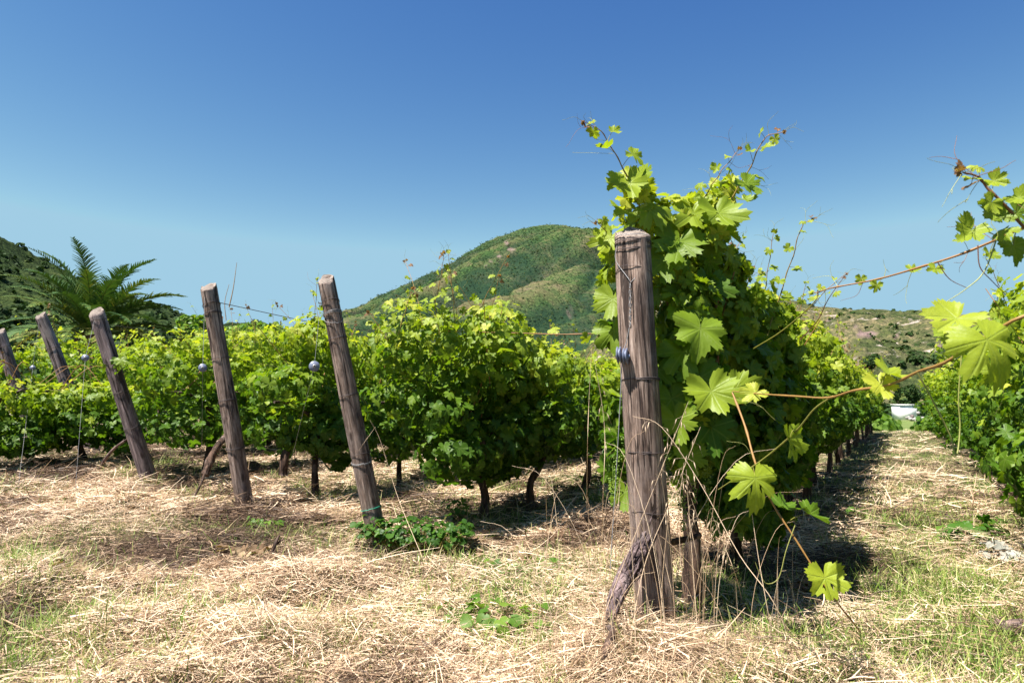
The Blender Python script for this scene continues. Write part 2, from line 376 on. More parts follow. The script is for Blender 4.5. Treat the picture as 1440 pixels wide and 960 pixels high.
# strips lying on or standing in the ground ---------------------------------
def strips(mb, p0, dirs, length, width, arch, wvec, tint, seg=3, curl=None):
    """p0 (n,3) base, dirs (n,3) unit start direction, arch (n,3) added at the end (quadratic)"""
    n = len(p0); k = seg+1
    u = np.linspace(0, 1, k)[None, :, None]
    c = p0[:, None, :] + dirs[:, None, :]*length[:, None, None]*u + arch[:, None, :]*(u**2)
    wd = width[:, None, None]*(1-0.75*u**1.5)*0.5
    a = c - wvec[:, None, :]*wd; b = c + wvec[:, None, :]*wd
    v = np.stack([a, b], 2).reshape(n, k*2, 3)
    i = np.arange(n)[:, None]*(2*k); q = np.arange(seg)[None, :]*2
    f = np.stack([i+q, i+q+1, i+q+3, i+q+2], -1).reshape(-1, 4)
    mb.add(v.reshape(-1, 3), f, np.repeat(tint, 2*k))
def sample_ground(n, ymin, ymax, power=1.0, margin=1.08, seed=0):
    """points in the view wedge, density falling with distance"""
    u = rng.random(n); y = ymin*(ymax/ymin)**(u**power)
    x = (rng.random(n)*2-1)*0.78*y*margin
    return x, y
def hay(x, y, lmin, lmax, wmin, wmax, mb, lift=0.035):
    n = len(x)
    # local comb direction: mown swaths share a direction loosely
    base = (fbm(x*0.9, y*0.9, 51, 2)*2-0.8)*4.0
    az = base + rng.normal(0, 0.95, n)
    L = lmin + (lmax-lmin)*rng.random(n)**2
    W = wmin + (wmax-wmin)*rng.random(n)**1.5
    pile = sstep(0.38, 0.7, fbm(x*2.1, y*2.1, 77, 3))
    el = rng.normal(0.06, 0.20, n) + (rng.random(n) < 0.06)*rng.random(n)*0.9
    d = np.stack([np.cos(az)*np.cos(el), np.sin(az)*np.cos(el), np.sin(el)], -1)
    z = ground(x, y) + rng.random(n)**1.5*(lift*0.4 + lift*1.6*pile)
    p0 = np.stack([x, y, z], -1) - d*L[:, None]*0.4
    gend = ground(p0[:, 0], p0[:, 1]); p0[:, 2] = np.maximum(p0[:, 2], gend+0.003)
    pe = p0 + d*L[:, None]
    arch = np.stack([rng.normal(0, 0.28, n)*L, rng.normal(0, 0.28, n)*L, -np.abs(rng.normal(0, 0.12, n))*L], -1)
    end = pe+arch; ge = ground(end[:, 0], end[:, 1])+0.004
    arch[:, 2] += np.maximum(0, ge-end[:, 2])
    roll = rng.random(n)*math.pi
    side = unit(np.cross(d, [0, 0, 1.0])); up = np.cross(side, d)
    wv = side*np.cos(roll)[:, None]*1.0 + up*np.sin(roll)[:, None]*0.6
    brown = fbm(x*1.5+20, y*1.5, 91, 4)
    t = np.clip(0.80 - 0.85*sstep(0.40, 0.64, brown) + rng.normal(0, 0.36, n), 0, 1)
    strips(mb, p0, d, L, W, arch, unit(wv), t)
def keep_straw(x, y, thr=0.75):
    g = green_map(x, y)
    hol = np.exp(-(((x+0.50)/0.45)**2 + ((y-4.22)/0.22)**2))
    bare = sstep(0.50, 0.62, fbm(x*1.1+40, y*1.1+7, 33, 3))
    s = x*N[0]+y*N[1]; t = x*D[0]+y*D[1]
    for sr, t0 in ((-.80, 3.0), (1.4, 3), (-2.8, 4.1), (-4.45, 4.3), (-6.5, 4.8), (-8.5, 3.5), (-10.8, 5)):
        bare = np.maximum(bare, 1.5*np.exp(-((s-sr)/.42)**2)*(t > t0))  # straw thinned under the rows to deepen their shade
    return (rng.random(len(x)) > g*thr) & (rng.random(len(x)) > hol*0.95) & (rng.random(len(x)) > bare*0.55)
mb = MB()
x, y = sample_ground(165000, 1.7, 5.2); k = keep_straw(x, y); hay(x[k], y[k], 0.03, 0.22, 0.0014, 0.0050, mb, 0.10)
x, y = sample_ground(110000, 4.8, 14); k = keep_straw(x, y); hay(x[k], y[k], 0.08, 0.38, 0.004, 0.011, mb, 0.06)
x, y = sample_ground(26000, 13, 30); k = keep_straw(x, y); hay(x[k], y[k], 0.15, 0.5, 0.008, 0.02, mb, 0.05)
x, y = sample_ground(90000, 1.7, 5.0); k = keep_straw(x, y, .9); hay(x[k], y[k], 0.012, 0.07, 0.0020, 0.0055, mb, 0.09)
# longer bleached stems on top
x, y = sample_ground(1100, 1.9, 9); hay(x, y, 0.2, 0.5, 0.0018, 0.0042, mb, 0.07)
tag(mb.build('dry_straw', M_STRAW, smooth=False), 'mown pale straw lying over the whole ground', 'straw', kind='stuff')

def blades(x, y, hmin, hmax, w0, mb, dry=0.2, lean=0.5):
    n = len(x); az = rng.random(n)*2*math.pi; el = np.clip(rng.normal(1.15, 0.28, n), 0.25, 1.55)
    L = hmin + (hmax-hmin)*rng.random(n)**2
    d = np.stack([np.cos(az)*np.cos(el), np.sin(az)*np.cos(el), np.sin(el)], -1)
    p0 = np.stack([x, y, ground(x, y)-0.004], -1)
    arch = np.stack([np.cos(az)*L*lean*rng.random(n), np.sin(az)*L*lean*rng.random(n), -L*0.35*rng.random(n)], -1)
    wv = unit(np.stack([-np.sin(az), np.cos(az), np.zeros(n)], -1))
    t = np.clip(rng.normal(0.52, 0.2, n) + (rng.random(n) < dry)*0.4, 0, 1)
    strips(mb, p0, d, L, w0*(0.6+0.8*rng.random(n)), arch, wv, t)
mb = MB()
x, y = sample_ground(230000, 1.7, 6.5); k = rng.random(len(x)) < green_map(x, y)**1.2*1.0+0.035; blades(x[k], y[k], 0.02, 0.13, 0.0042, mb, 0.3)
x, y = sample_ground(90000, 6, 26); k = rng.random(len(x)) < green_map(x, y)*0.9+0.07; blades(x[k], y[k], 0.03, 0.12, 0.007, mb, 0.35)
# taller tufts
for (cx, cy) in [tuple(PG(px, py)[:2]) for (px, py) in [(820,690),(790,715),(840,705),(870,715),(500,700),(455,712),(600,690),(690,735),(420,690),(590,655),(215,660),(245,655),(170,672),(1165,720),(1190,745),(1150,700),(20,800),(60,880),(120,905),(880,905),(1100,905),(1240,905),(1330,850),(1380,905),(1280,800),(1250,840),(990,925),(560,935),(480,905),(700,690),(655,700),(1200,690)]]:
    m_ = 130; x = cx + rng.normal(0, 0.09, m_); y = cy + rng.normal(0, 0.07, m_); blades(x, y, 0.06, 0.22, 0.0035, mb, 0.25)
for (px, py) in [(925,890),(531,750),(346,716),(210,682),(285,700),(395,672)]:
    q_ = PG(px, py); m_ = 160; x = q_[0]+rng.normal(0, .09, m_); y = q_[1]-.06+rng.normal(0, .05, m_); blades(x, y, .04, .15, .004, mb, .6)
tag(mb.build('green_grass', M_GRASS, smooth=False), 'green grass blades growing through the straw', 'grass', kind='stuff')

# ------------------------------------------------------------------ LEAVES
def leaf_template(level, seed, holes=False):
    r_ = np.random.default_rng(seed)
    keys = [(0, .96), (12, .90), (23, 0.80), (29, 0.60), (35, 0.80), (46, 0.88), (60, .86), (70, 0.78), (76, 0.60), (82, 0.76), (96, 0.82), (116, 0.79), (138, 0.74), (160, 0.62), (173, 0.26), (180, 0.06)]
    a = np.array([k[0] for k in keys], float); b = np.array([k[1] for k in keys])
    depth = r_.uniform(-0.08, 0.34)
    asy = r_.normal(0, .05, 2); lob = r_.normal(1, .09, 5)
    def rad(ang, jit):
        jit = jit*np.interp(ang, [-180, -98, -48, 0, 48, 98, 180], [lob[0], lob[0], lob[1], lob[2], lob[3], lob[4], lob[4]])
        aa = np.abs(ang); rr = np.interp(aa, a, b)
        sin_ = np.exp(-((aa-29)/7)**2) + np.exp(-((aa-76)/7)**2)
        return rr*(1-depth*sin_)*jit
    nn = {0: 66, 1: 26, 2: 12}[level]
    if level == 0: ang = np.linspace(-177, 177, nn)
    elif level == 1: ang = np.array([-178, -160, -140, -120, -102, -88, -76, -63, -50, -38, -29, -15, 0, 15, 29, 38, 50, 63, 76, 88, 102, 120, 140, 160, 178], float)
    else: ang = np.array([-175, -130, -100, -76, -50, -27, 0, 27, 50, 76, 100, 130, 175], float)
    nn = len(ang)
    jit = 1 + r_.normal(0, 0.03, nn)
    rr = rad(ang, jit)
    if level == 0: rr = rr*(1 + r_.uniform(.02, .10, nn)*np.where(np.arange(nn) % 2 == 0, 1, -1)) * (1 + .05*np.sin(np.arange(nn)*.75+seed))
    th = np.radians(ang)
    ox, oy = rr*np.sin(th), rr*np.cos(th)
    cup = r_.uniform(-0.45, 0.30); fold = r_.uniform(-0.05, 0.45); wav = r_.uniform(0.08, 0.20); ph = r_.uniform(0, 6)
    tipd = r_.uniform(0.0, 0.35)
    def Z(x, y):
        r2 = x*x+y*y; t_ = np.arctan2(x, y)
        return cup*r2 + fold*np.abs(x) + wav*np.sqrt(r2)*np.sin(5*t_+ph)*np.sqrt(r2) - tipd*np.clip(y, 0, 2)**2*0.6
    if level == 0:
        r1_, r2_ = (0.40, 0.64) if holes else (0.33, 0.68)
        xs = np.concatenate([[0], ox*r1_, ox*r2_, ox]); ys = np.concatenate([[0], oy*r1_, oy*r2_, oy])
        j = np.arange(nn-1)
        f = [np.stack([0*j, 1+j+1, 1+j], -1)]
        q = []
        for k in range(2):
            s0, s1 = 1+k*nn, 1+(k+1)*nn
            jj = j[(np.abs(np.abs((ang[:-1]+ang[1:])/2)-26) > 7)] if (holes and k == 0) else j
            q += [np.stack([s0+jj, s0+jj+1, s1+jj+1], -1), np.stack([s0+jj, s1+jj+1, s1+jj], -1)]
        f = np.concatenate(f+q)
        f = f[:, ::-1]
    else:
        xs = np.concatenate([[0], ox]); ys = np.concatenate([[0], oy]); j = np.arange(nn-1)
        f = np.stack([0*j, 1+j, 1+j+1], -1)
    v = np.stack([xs, ys, Z(xs, ys)], -1)
    tt_ = np.arctan2(xs, ys); rr_ = np.hypot(xs, ys)
    if level == 0: v[:, 2] += 0.055*rr_*np.abs(np.sin(tt_*3.7+ph)) + r_.normal(0, .004, len(xs))
    v[:, :2] *= 0.62                     # unit size = leaf about one unit across
    v[:, 2] *= 0.62
    uv = np.stack([xs, ys, np.zeros_like(xs)], -1)
    return v, f, uv
TPL = {lv: [leaf_template(lv, 100+lv*10+k) for k in range(7)] for lv in (0, 1, 2)}
TPLH = [leaf_template(0, 300+k, True) for k in range(4)]
def place(mb, tpls, pos, nor, tip, size, tint):
    n = len(pos)
    if n == 0: return
    which = rng.integers(0, len(tpls), n)
    Z = unit(nor); Y = unit(tip - Z*np.sum(tip*Z, -1, keepdims=True)); X = np.cross(Y, Z)
    for k, (tv, tf, tuv) in enumerate(tpls):
        s = np.where(which == k)[0]
        if len(s) == 0: continue
        m = len(tv)
        v = pos[s][:, None, :] + size[s][:, None, None]*(tv[None, :, 0:1]*X[s][:, None, :] + tv[None, :, 1:2]*Y[s][:, None, :] + tv[None, :, 2:3]*Z[s][:, None, :])
        f = (tf[None, :, :] + (np.arange(len(s))*m)[:, None, None]).reshape(-1, 3)
        mb.add(v.reshape(-1, 3), f, np.repeat(tint[s], m), np.tile(tuv, (len(s), 1)))
def petioles(mb, pos, tip, nor, size, tint=0.5, r=0.0011):
    # a short stalk from the leaf base back into the bush
    n = len(pos); back = -unit(nor)*0.6 - unit(tip)*0.5 + np.array([0, 0, -0.25]); back = unit(back)
    L = size*0.6
    side = unit(np.cross(back, [0, 0, 1.0]))
    strips(mb, pos, back, L, np.full(n, r*2), np.stack([0*L, 0*L, -L*0.2], -1), side, np.full(n, tint), seg=2)

def nodes(r0, r1, k=14):
    n = k*6; u = np.linspace(0, 1, n); return list((r0+(r1-r0)*u)*(1+.55*np.exp(-(((u*k) % 1-.5)/.10)**2)))
def blob_leaves(mb, blobs, n, lv, size, tl=0.42, ztop=1.7, zbot=0.4, bright=0.0, stems=None):
    """blobs: (k,6) centre + radii; leaves sit in the outer shell of the union"""
    B = np.asarray(blobs, float); area = (B[:, 3]*B[:, 4]+B[:, 4]*B[:, 5]+B[:, 3]*B[:, 5]); pr = area/area.sum()
    which = rng.choice(len(B), n*2, p=pr)
    d = unit(rng.normal(0, 1, (n*2, 3))); rad = 0.62 + 0.46*rng.random(n*2)**0.7
    b = B[which]; pos = b[:, :3] + d*b[:, 3:]*rad[:, None]
    # drop what is deep inside another blob
    q = np.full(len(pos), 9.0)
    for c in B: q = np.minimum(q, np.linalg.norm((pos-c[:3])/c[3:], axis=1))
    keep = (q > 0.60) | (rng.random(len(pos)) < 0.15); keep &= pos[:, 2] > ground(pos[:, 0], pos[:, 1]) + 0.12
    pos = pos[keep][:n]; d = d[keep][:n]; m = len(pos)
    out = unit(d/ b[keep][:n][:, 3:])
    nor = unit(out*1.1 + np.array([0, 0, 0.32]) + rng.normal(0, 0.42, (m, 3)))
    tip = np.array([0, 0, -1.0]) + out*0.35 + rng.normal(0, 0.45, (m, 3))
    sz = size*np.clip(rng.normal(1, 0.28, m), 0.45, 1.6)
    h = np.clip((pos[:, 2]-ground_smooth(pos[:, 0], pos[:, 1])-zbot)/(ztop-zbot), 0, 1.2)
    t = np.clip(0.24 + 0.56*h**1.8 + bright + rng.normal(0, 0.10, m) + (rng.random(m) < 0.10)*0.25, 0.02, 0.96)  # height and bright put sunlit tone into the tint, besides young leaves
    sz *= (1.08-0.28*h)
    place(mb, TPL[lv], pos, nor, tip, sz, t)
    if stems is not None: petioles(stems, pos, tip, nor, sz)

def tendril(mb, p, d, L, r=0.0009, tint=0.6, curl=1.0):
    n = 16; u = np.linspace(0, 1, n); a = unit(np.cross(d, rng.normal(0, 1, 3))); b = np.cross(unit(d), a)
    c = p + unit(d)*(L*u)[:, None] + a*(L*0.35*curl*u**2)[:, None]*np.cos(u*3)[:, None] + b*(L*0.25*curl*u**2*np.sin(u*5))[:, None]
    tube(mb, c, [r, r*0.5], 4, tint, cap=False)
    if rng.random() < 0.6:
        tube(mb, smooth_path([c[7], c[7]+unit(d+0.8*a)*L*0.3, c[7]+unit(d+1.2*a)*L*0.5+b*L*0.1], 8), [r*0.8, r*0.4], 4, tint, cap=False)
def shoot(leafmb, stemmb, pts, r0=0.0035, n_leaf=8, s0=0.10, s1=0.02, lv=0, t0=0.6, t1=0.93, red_tip=True, tend=0.5, start=0.1, pts_n=30, stem_t=(0.55, 0.3)):
    c = smooth_path(pts, pts_n); n = len(c)
    u = np.linspace(0, 1, n)
    zig = np.stack([np.sin(u*n_leaf*math.pi)*0.003, np.cos(u*n_leaf*math.pi)*0.002, 0*u], -1); c = c+zig
    tube(stemmb, c, nodes(r0, r0*.35, n_leaf), 6, np.repeat(np.interp(u, [0, 1], stem_t), 6), cap=False)
    T = unit(np.gradient(c, axis=0))
    for k in range(n_leaf):
        q = start + (1-start)*(k+0.5)/n_leaf; i = min(n-1, int(q*(n-1)))
        side = unit(np.cross(T[i], [0.2, -1.0, 0.3]))*(1 if k % 2 else -1)
        pd = unit(side*0.8 + T[i]*0.5 + rng.normal(0, 0.25, 3))
        sz = s0*(1-q)**0.8 + s1*q; pl = sz*0.8
        lp = c[i]+pd*pl
        tube(stemmb, smooth_path([c[i], c[i]+pd*pl*0.55+np.array([0, 0, 0.1*pl]), lp], 6), [0.0014 if sz > 0.05 else 0.0008, 0.0008], 4, 0.55 if q < 0.8 else 0.2, cap=False)
        nor = unit(np.array([-0.2, -0.75, 0.6]) + rng.normal(0, 0.45, 3))
        tt = t0 + (t1-t0)*q
        if red_tip and q > 0.85: tt = 1.0
        place(leafmb, TPL[lv], lp[None], nor[None], (pd*0.7+np.array([0, 0, -0.8]))[None], np.array([sz*rng.uniform(0.85, 1.15)]), np.array([tt]))
        if rng.random() < tend:
            tendril(stemmb, c[i], -side*0.8+T[i]*0.6+rng.normal(0, 0.3, 3), rng.uniform(0.08, 0.17)*(0.6+0.4*(s0/0.1)), tint=rng.choice([0.15, 0.6, 0.9]))
    # tip bouquet
    for k in range(3):
        dd = unit(T[-1]+rng.normal(0, 0.6, 3))
        place(leafmb, TPL[lv], (c[-1]+dd*s1*0.4)[None], unit(rng.normal(0, 1, 3))[None], dd[None], np.array([s1*0.9]), np.array([1.0 if red_tip else 0.9]))
    tendril(stemmb, c[-1], T[-1], 0.09)
    tendril(stemmb, c[-2], T[-1]+rng.normal(0, 0.6, 3), 0.07)

ORD = ['first', 'second', 'third', 'fourth', 'fifth', 'sixth', 'seventh', 'eighth', 'ninth', 'tenth', 'eleventh', 'twelfth', 'thirteenth', 'fourteenth', 'fifteenth', 'sixteenth', 'seventeenth', 'eighteenth', 'nineteenth', 'twentieth', 'twenty-first', 'twenty-second', 'twenty-third', 'twenty-fourth', 'twenty-fifth', 'twenty-sixth']
def trunk_mesh(base, top, r=0.032, seed=0, wob=0.05, arms=()):
    mb = MB(); b = np.array(base, float); t = np.array(top, float)
    mid = [(b+(t-b)*k + np.append(rng.normal(0, wob, 2), 0)) for k in (0.33, 0.66)]
    b2 = b.copy(); b2[2] -= 0.05
    tube(mb, smooth_path([b2, *mid, t], 24), [r*1.5, r*1.05, r*0.95, r*1.1], 12, 0.5, 0.5, seed)
    for e in arms:
        tube(mb, smooth_path([t-np.array([0, 0, 0.04]), (t+e)/2+np.array([0, 0, 0.04]), e], 12), [r*0.75, r*0.4], 8, 0.5, 0.4, seed+3)
    return mb
def vine(s, t, label, group, half=0.36, top=1.62, bot=0.45, span=1.1, nleaf=700, lv=1, size=0.105, shoots=3, bright=0.0, blobs_n=16, shoot_h=0.35, trunk=True, trunk_top=None, extra=()):
    top = top*rng.uniform(.93, 1.10); half = half*rng.uniform(.85, 1.12)
    c = st(s, t); gzv = gz(*c)
    root = empty('grape_vine', (c[0], c[1], gzv), label, 'grapevine', group)
    ztop_trunk = 0.75 if trunk_top is None else trunk_top
    if trunk:
        tt = np.array([c[0]+rng.normal(0, .04), c[1]+rng.normal(0, .04), gzv+ztop_trunk])
        a1 = np.append(st(s, t+span*0.45), gzv+0.85); a2 = np.append(st(s, t-span*0.45), gzv+0.85)
        trunk_mesh((c[0], c[1], gzv), tt, rng.uniform(0.022, 0.033), int(rng.integers(99)), 0.03, (a1, a2)).build('trunk', M_BARK, root)
    B = []
    for k in range(blobs_n):
        zz = bot + (top-bot)*((k+0.5)/blobs_n) ; tt_ = t + rng.uniform(-0.5, 0.5)*span; ss = s + rng.normal(0, half*0.35)
        q = st(ss, tt_); rz = rng.uniform(0.16, 0.26)
        rr = half*rng.uniform(0.5, 0.85)
        zz = min(max(zz+rng.normal(0, 0.08), bot+rz*0.6), top-rz*0.7)
        B.append((q[0], q[1], gzv+zz, rr, rr, rz))
    B += list(extra)
    lm, sm = MB(), MB()
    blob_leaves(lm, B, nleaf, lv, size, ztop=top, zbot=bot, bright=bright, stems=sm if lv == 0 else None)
    for k in range(shoots):
        q = st(s+rng.normal(0, half*0.4), t+rng.uniform(-.5, .5)*span)
        p0 = np.array([q[0], q[1], gzv+top-0.15]); h = shoot_h*rng.uniform(0.5, 1.3)
        lean = rng.normal(0, 0.45, 2)*h
        pts = [p0, p0+np.array([lean[0]*.3, lean[1]*.3, h*0.5]), p0+np.array([lean[0], lean[1], h+0.1])]
        shoot(lm, sm, pts, 0.003, 6 if lv < 2 else 5, 0.085, 0.03, min(lv, 1) if lv else 0, 0.55, 0.9, rng.random() < 0.3, tend=0.4 if lv < 2 else 0.15, pts_n=12)
    if sm.n == 0: tube(sm, [(c[0], c[1], gzv+.8), (c[0], c[1], gzv+1.2)], 0.003, 4)
    # canes inside the bush
    for k in range(5 if lv < 2 else 2):
        q0 = st(s, t+rng.uniform(-.45, .45)*span); q1 = st(s+rng.normal(0, half*.5), t+rng.uniform(-.5, .5)*span)
        tube(sm, smooth_path([(q0[0], q0[1], gzv+.8), ((q0[0]+q1[0])/2, (q0[1]+q1[1])/2, gzv+1.15), (q1[0], q1[1], gzv+top)], 8), [0.005, 0.003], 5, 0.3, cap=False)
    lm.build('foliage', M_LEAF if lv < 2 else M_LEAF_FAR, root); sm.build('shoots', M_STEM, root)
    return root

# ------------------------------------------------------------------ POSTS
def wrap(r, z, turns=1.0, rad=0.0016, mat=M_RUST, tilt=0.0, jit=0.003, off=0.0):
    n = int(26*turns)+4; th = np.linspace(0, 2*math.pi*turns, n)+off
    zz = z + tilt*np.cos(th) + np.linspace(0, 0.006*turns, n) + rng.normal(0, jit*0.35, n)
    mb = MB(); tube(mb, np.stack([np.cos(th)*(r+rad*1.2), np.sin(th)*(r+rad*1.2), zz], -1), rad, 5)
    return mb
def post(base, top, r, label, wraps, seed=0, mat=M_WOOD, taper=0.92, group='leaning end posts of the vine rows', sides=40, rings=70, chips=0.0, bow=0.0):
    base = np.array(base, float); top = np.array(top, float)
    base0 = base.copy(); ax = unit(top-base); L = np.linalg.norm(top-base)+0.12
    root = empty('vineyard_post', tuple(base0), label, 'wooden post', group)
    q = Vector(ax).to_track_quat('Z', 'Y'); root.rotation_mode = 'QUATERNION'; root.rotation_quaternion = q
    th = np.linspace(0, 2*math.pi, sides, endpoint=False); z = np.linspace(-0.12, L-0.12, rings)
    T, Z = np.meshgrid(th, z)
    rr = r*np.interp(Z, [-0.12, L-0.12], [1.04, taper])
    rr = rr*(1 + 0.13*(fbm(np.cos(T)*1.2+Z*1.1+seed, np.sin(T)*1.2+seed*1.7, seed, 3)*2-0.9))
    fl = vnoise(T*9/math.pi+seed*7, Z*0.8, seed+5); rr = rr - r*0.045*sstep(0.62, 0.9, fl)
    fl2 = vnoise(T*26/math.pi+seed*3, Z*1.6, seed+8); rr = rr - r*0.018*fl2
    rr[-1] *= 0.95
    lv_ = q.inverted() @ Vector((0, -1, 0)); zz = Z.copy(); zz[-1] -= .5*r*(np.cos(T[-1])*lv_.x+np.sin(T[-1])*lv_.y); zz[-1] += 0.022*(vnoise(T[-1]*2.2+seed, T[-1]*0+seed, seed)-0.5); 
    for k_ in range(2, 7): zz[-k_] = np.minimum(zz[-k_], zz[-k_+1]-.003)
    bx = bow*np.sin((Z+0.12)/L*math.pi); kx = 0.006*np.sin(Z*4+seed)
    v = np.stack([rr*np.cos(T)+bx+kx, rr*np.sin(T), zz], -1)
    i = np.arange(rings-1)[:, None]*sides; j = np.arange(sides)[None, :]; j2 = (j+1) % sides
    mb = MB(); mb.add(v.reshape(-1, 3), np.stack([i+j, i+j2, i+sides+j2, i+sides+j], -1).reshape(-1, 4))
    o = bpy.data.objects.new('pole', mb.mesh('pole', mat)); COL.objects.link(o); o.parent = root
    # sawn end
    mb = MB(); e = v[-1]; cc = e.mean(0)+np.array([0, 0, 0.004])
    ring = cc + (e-cc)*0.55; ring[:, 2] = cc[2]-0.002+rng.normal(0, 0.001, sides)
    e2 = cc + (e-cc)*0.985; e2[:, 2] = e[:, 2]+0.001
    k = np.arange(sides); k2 = (k+1) % sides
    V = np.vstack([cc, ring, e2])
    mb.add(V, np.stack([0*k, 1+k, 1+k2], -1)); mb.add(V, np.stack([1+k, 1+sides+k, 1+sides+k2, 1+k2], -1))
    o = bpy.data.objects.new('sawn_end', mb.mesh('sawn_end', M_END, smooth=False)); COL.objects.link(o); o.parent = root
    for (h, turns, rad, wm, tilt) in wraps:
        rz = r*np.interp(h, [0, L], [1.04, taper])*1.02
        m2 = wrap(rz, h, turns, rad, wm, tilt); 
        wv = [a + np.array([bow*math.sin((h+.12)/L*math.pi)+0.006*math.sin(h*4+seed), 0, 0]) for a in m2.v]; m2.v = wv
        o = bpy.data.objects.new('wire_tie', m2.mesh('wire_tie', wm)); COL.objects.link(o); o.parent = root
    return root, ax, L-0.12

def base_on_row(px, py, Y): return P(px, py, Y)
# post list: base pixel, top pixel, depth at base, depth at top, radius px
PB = {}
def add_post(key, bpx, tpx, Yb, Yt, wpx, label, wraps, **kw):
    b = P(*bpx, Yb); b[2] = min(b[2], gz(b[0], b[1])); b[2] = gz(b[0], b[1])-0.01
    t = P(*tpx, Yt); r = wpx/F*(Yb+Yt)/4
    PB[key] = (b, t, r)
    return post(b, t, r, label, wraps, **kw)
W1 = [(1.665, 1.0, .0014, M_WIRE, .004), (1.635, 2.6, .0018, M_RUST, .006), (1.615, 1.6, .0018, M_RUST, -.008), (1.50, 1.0, .0014, M_RUST, .035), (1.055, 1.6, .0022, M_RUST, .004), (0.755, 1.1, .0016, M_RUST, .003), (0.50, 1.0, .0016, M_RUST, .02)]
post1, ax1, L1 = add_post('p1', (925, 882), (889, 327), 2.86, 2.90, 50, 'thick upright weathered post in the foreground bound with wire and chain', W1, seed=3, sides=64, rings=140, taper=0.98, bow=0.012)
W2 = [(1.60, 1.2, .0018, M_RUST, .02), (1.52, 3.2, .0018, M_WIRE, .012), (1.49, 1.0, .0016, M_WIRE, -.03), (1.36, 1.2, .002, M_RUST, .004), (0.98, 1.2, .002, M_RUST, .004), (0.58, 1.1, .0016, M_RUST, .01), (0.53, 2.0, .0016, M_WIRE, -.01), (0.22, 1.2, .0022, M_GREENW, .006)]
add_post('p2', (531, 748), (458, 393), 4.6, 4.45, 27, 'leaning brown post with a green wire ring near its foot', W2, seed=8, rings=110, taper=0.86)
W3 = [(1.62, 1.3, .0018, M_RUST, .02), (1.55, 2.2, .0018, M_RUST, .012), (1.20, 1.5, .002, M_RUST, .006), (0.86, 2.2, .002, M_RUST, .01), (0.5, 2.2, .0018, M_RUST, -.012)]
add_post('p3', (346, 714), (293, 403), 5.4, 5.25, 24, 'leaning post standing alone in front of the trellis, second tall one from the left half', W3, seed=12, mat=M_WOOD, rings=100)
bpy.data.objects['vineyard_post.002']['label'] = 'leaning post with pale worn foot beneath a thin upright dry cane'
W4 = [(1.66, 2.0, .0018, M_RUST, .01), (1.22, 1.5, .002, M_RUST, .004), (0.92, 1.5, .002, M_RUST, .004), (0.56, 2.2, .0018, M_RUST, -.012)]
add_post('p4', (210, 680), (135, 438), 6.9, 6.7, 21, 'steeply leaning greyish post just right of and before the palm crown', W4, seed=17, mat=M_WOOD_GREY)
bpy.data.objects['vineyard_post.003']['label'] = 'steeply leaning grey post in front of the palm with an arched branch at its foot'
add_post('p5', (133, 628), (57, 443), 9.2, 9.0, 17.5, 'leaning grey post half hidden by a vine that covers its middle', [(1.5, 2, .002, M_RUST, .01), (1.1, 1.5, .002, M_RUST, .004)], seed=23, mat=M_WOOD_GREY)
add_post('p6', (50, 640), (-2, 466), 10.3, 10.1, 17, 'leftmost leaning grey post cut by the edge of the picture', [(1.5, 2, .002, M_RUST, .01), (1.2, 1.5, .002, M_RUST, .004)], seed=29, mat=M_WOOD_GREY)

# guy wires with round tensioners --------------------------------------------
def wheel(mb, c, r, nrm, th=0.012):
    nrm = unit(nrm); prof = [(-th, 0.004), (-th, r), (-th*0.55, r*1.02), (-th*0.4, r*0.72), (th*0.4, r*0.72), (th*0.55, r*1.02), (th, r), (th, 0.004)]
    a = unit(np.cross(nrm, [0.1, 0.2, 1])); b = np.cross(nrm, a); n = 28; ph = np.linspace(0, 2*math.pi, n, endpoint=False)
    v = np.array([c + nrm*h + rr*(np.cos(ph)[:, None]*a + np.sin(ph)[:, None]*b) for h, rr in prof]); m = len(prof)
    i = np.arange(m-1)[:, None]*n; j = np.arange(n)[None, :]; j2 = (j+1) % n
    mb.add(v.reshape(-1, 3), np.stack([i+j, i+j2, i+n+j2, i+n+j], -1).reshape(-1, 4))
def guy(top, mid, anchor, label, r=0.034, rad=0.0011):
    r = r*.9
    root = empty('guy_wire', tuple(anchor), label, 'guy wire', 'guy wires with round tensioners at the row ends')
    mb = MB(); tube(mb, smooth_path([top, mid], 6), rad, 5); tube(mb, smooth_path([mid, anchor], 6), rad, 5); mb.build('cable', M_WIRE, root)
    mb = MB(); nr = np.array([0.35, -1, 0.1])
    wheel(mb, mid, r, nr)
    hub = MB(); wheel(hub, mid+unit(nr)*-0.0 + 0, r*0.35, nr, 0.019)
    w_ = mb.build('tensioner', M_PLASTIC, root); hub.build('hub', M_WIRE, None, origin=None)
    h = bpy.data.objects[-1] if False else COL.objects[-1]
    h.parent = w_; h.location = -np.array(root.location)
    return root
def anchor_at(px, py): 
    a = PG(px, py); a[2] = gz(a[0], a[1]); return a
guy(P(452, 412, 4.4), P(442, 515, 4.25), anchor_at(398, 700), 'guy wire with round pale tensioner left of the post with green ring', 0.036)
guy(P(288, 418, 5.2), P(285, 517, 5.0), anchor_at(283, 705), 'guy wire with round tensioner left of the post with pale foot', 0.032)
guy(P(133, 450, 6.6), P(120, 503, 6.4), anchor_at(105, 700), 'guy wire with small tensioner left of the steeply leaning grey post', 0.034)
guy(P(55, 452, 8.8), P(46, 517, 8.6), anchor_at(25, 690), 'leftmost guy wire with a tensioner seen against the vines', 0.034)
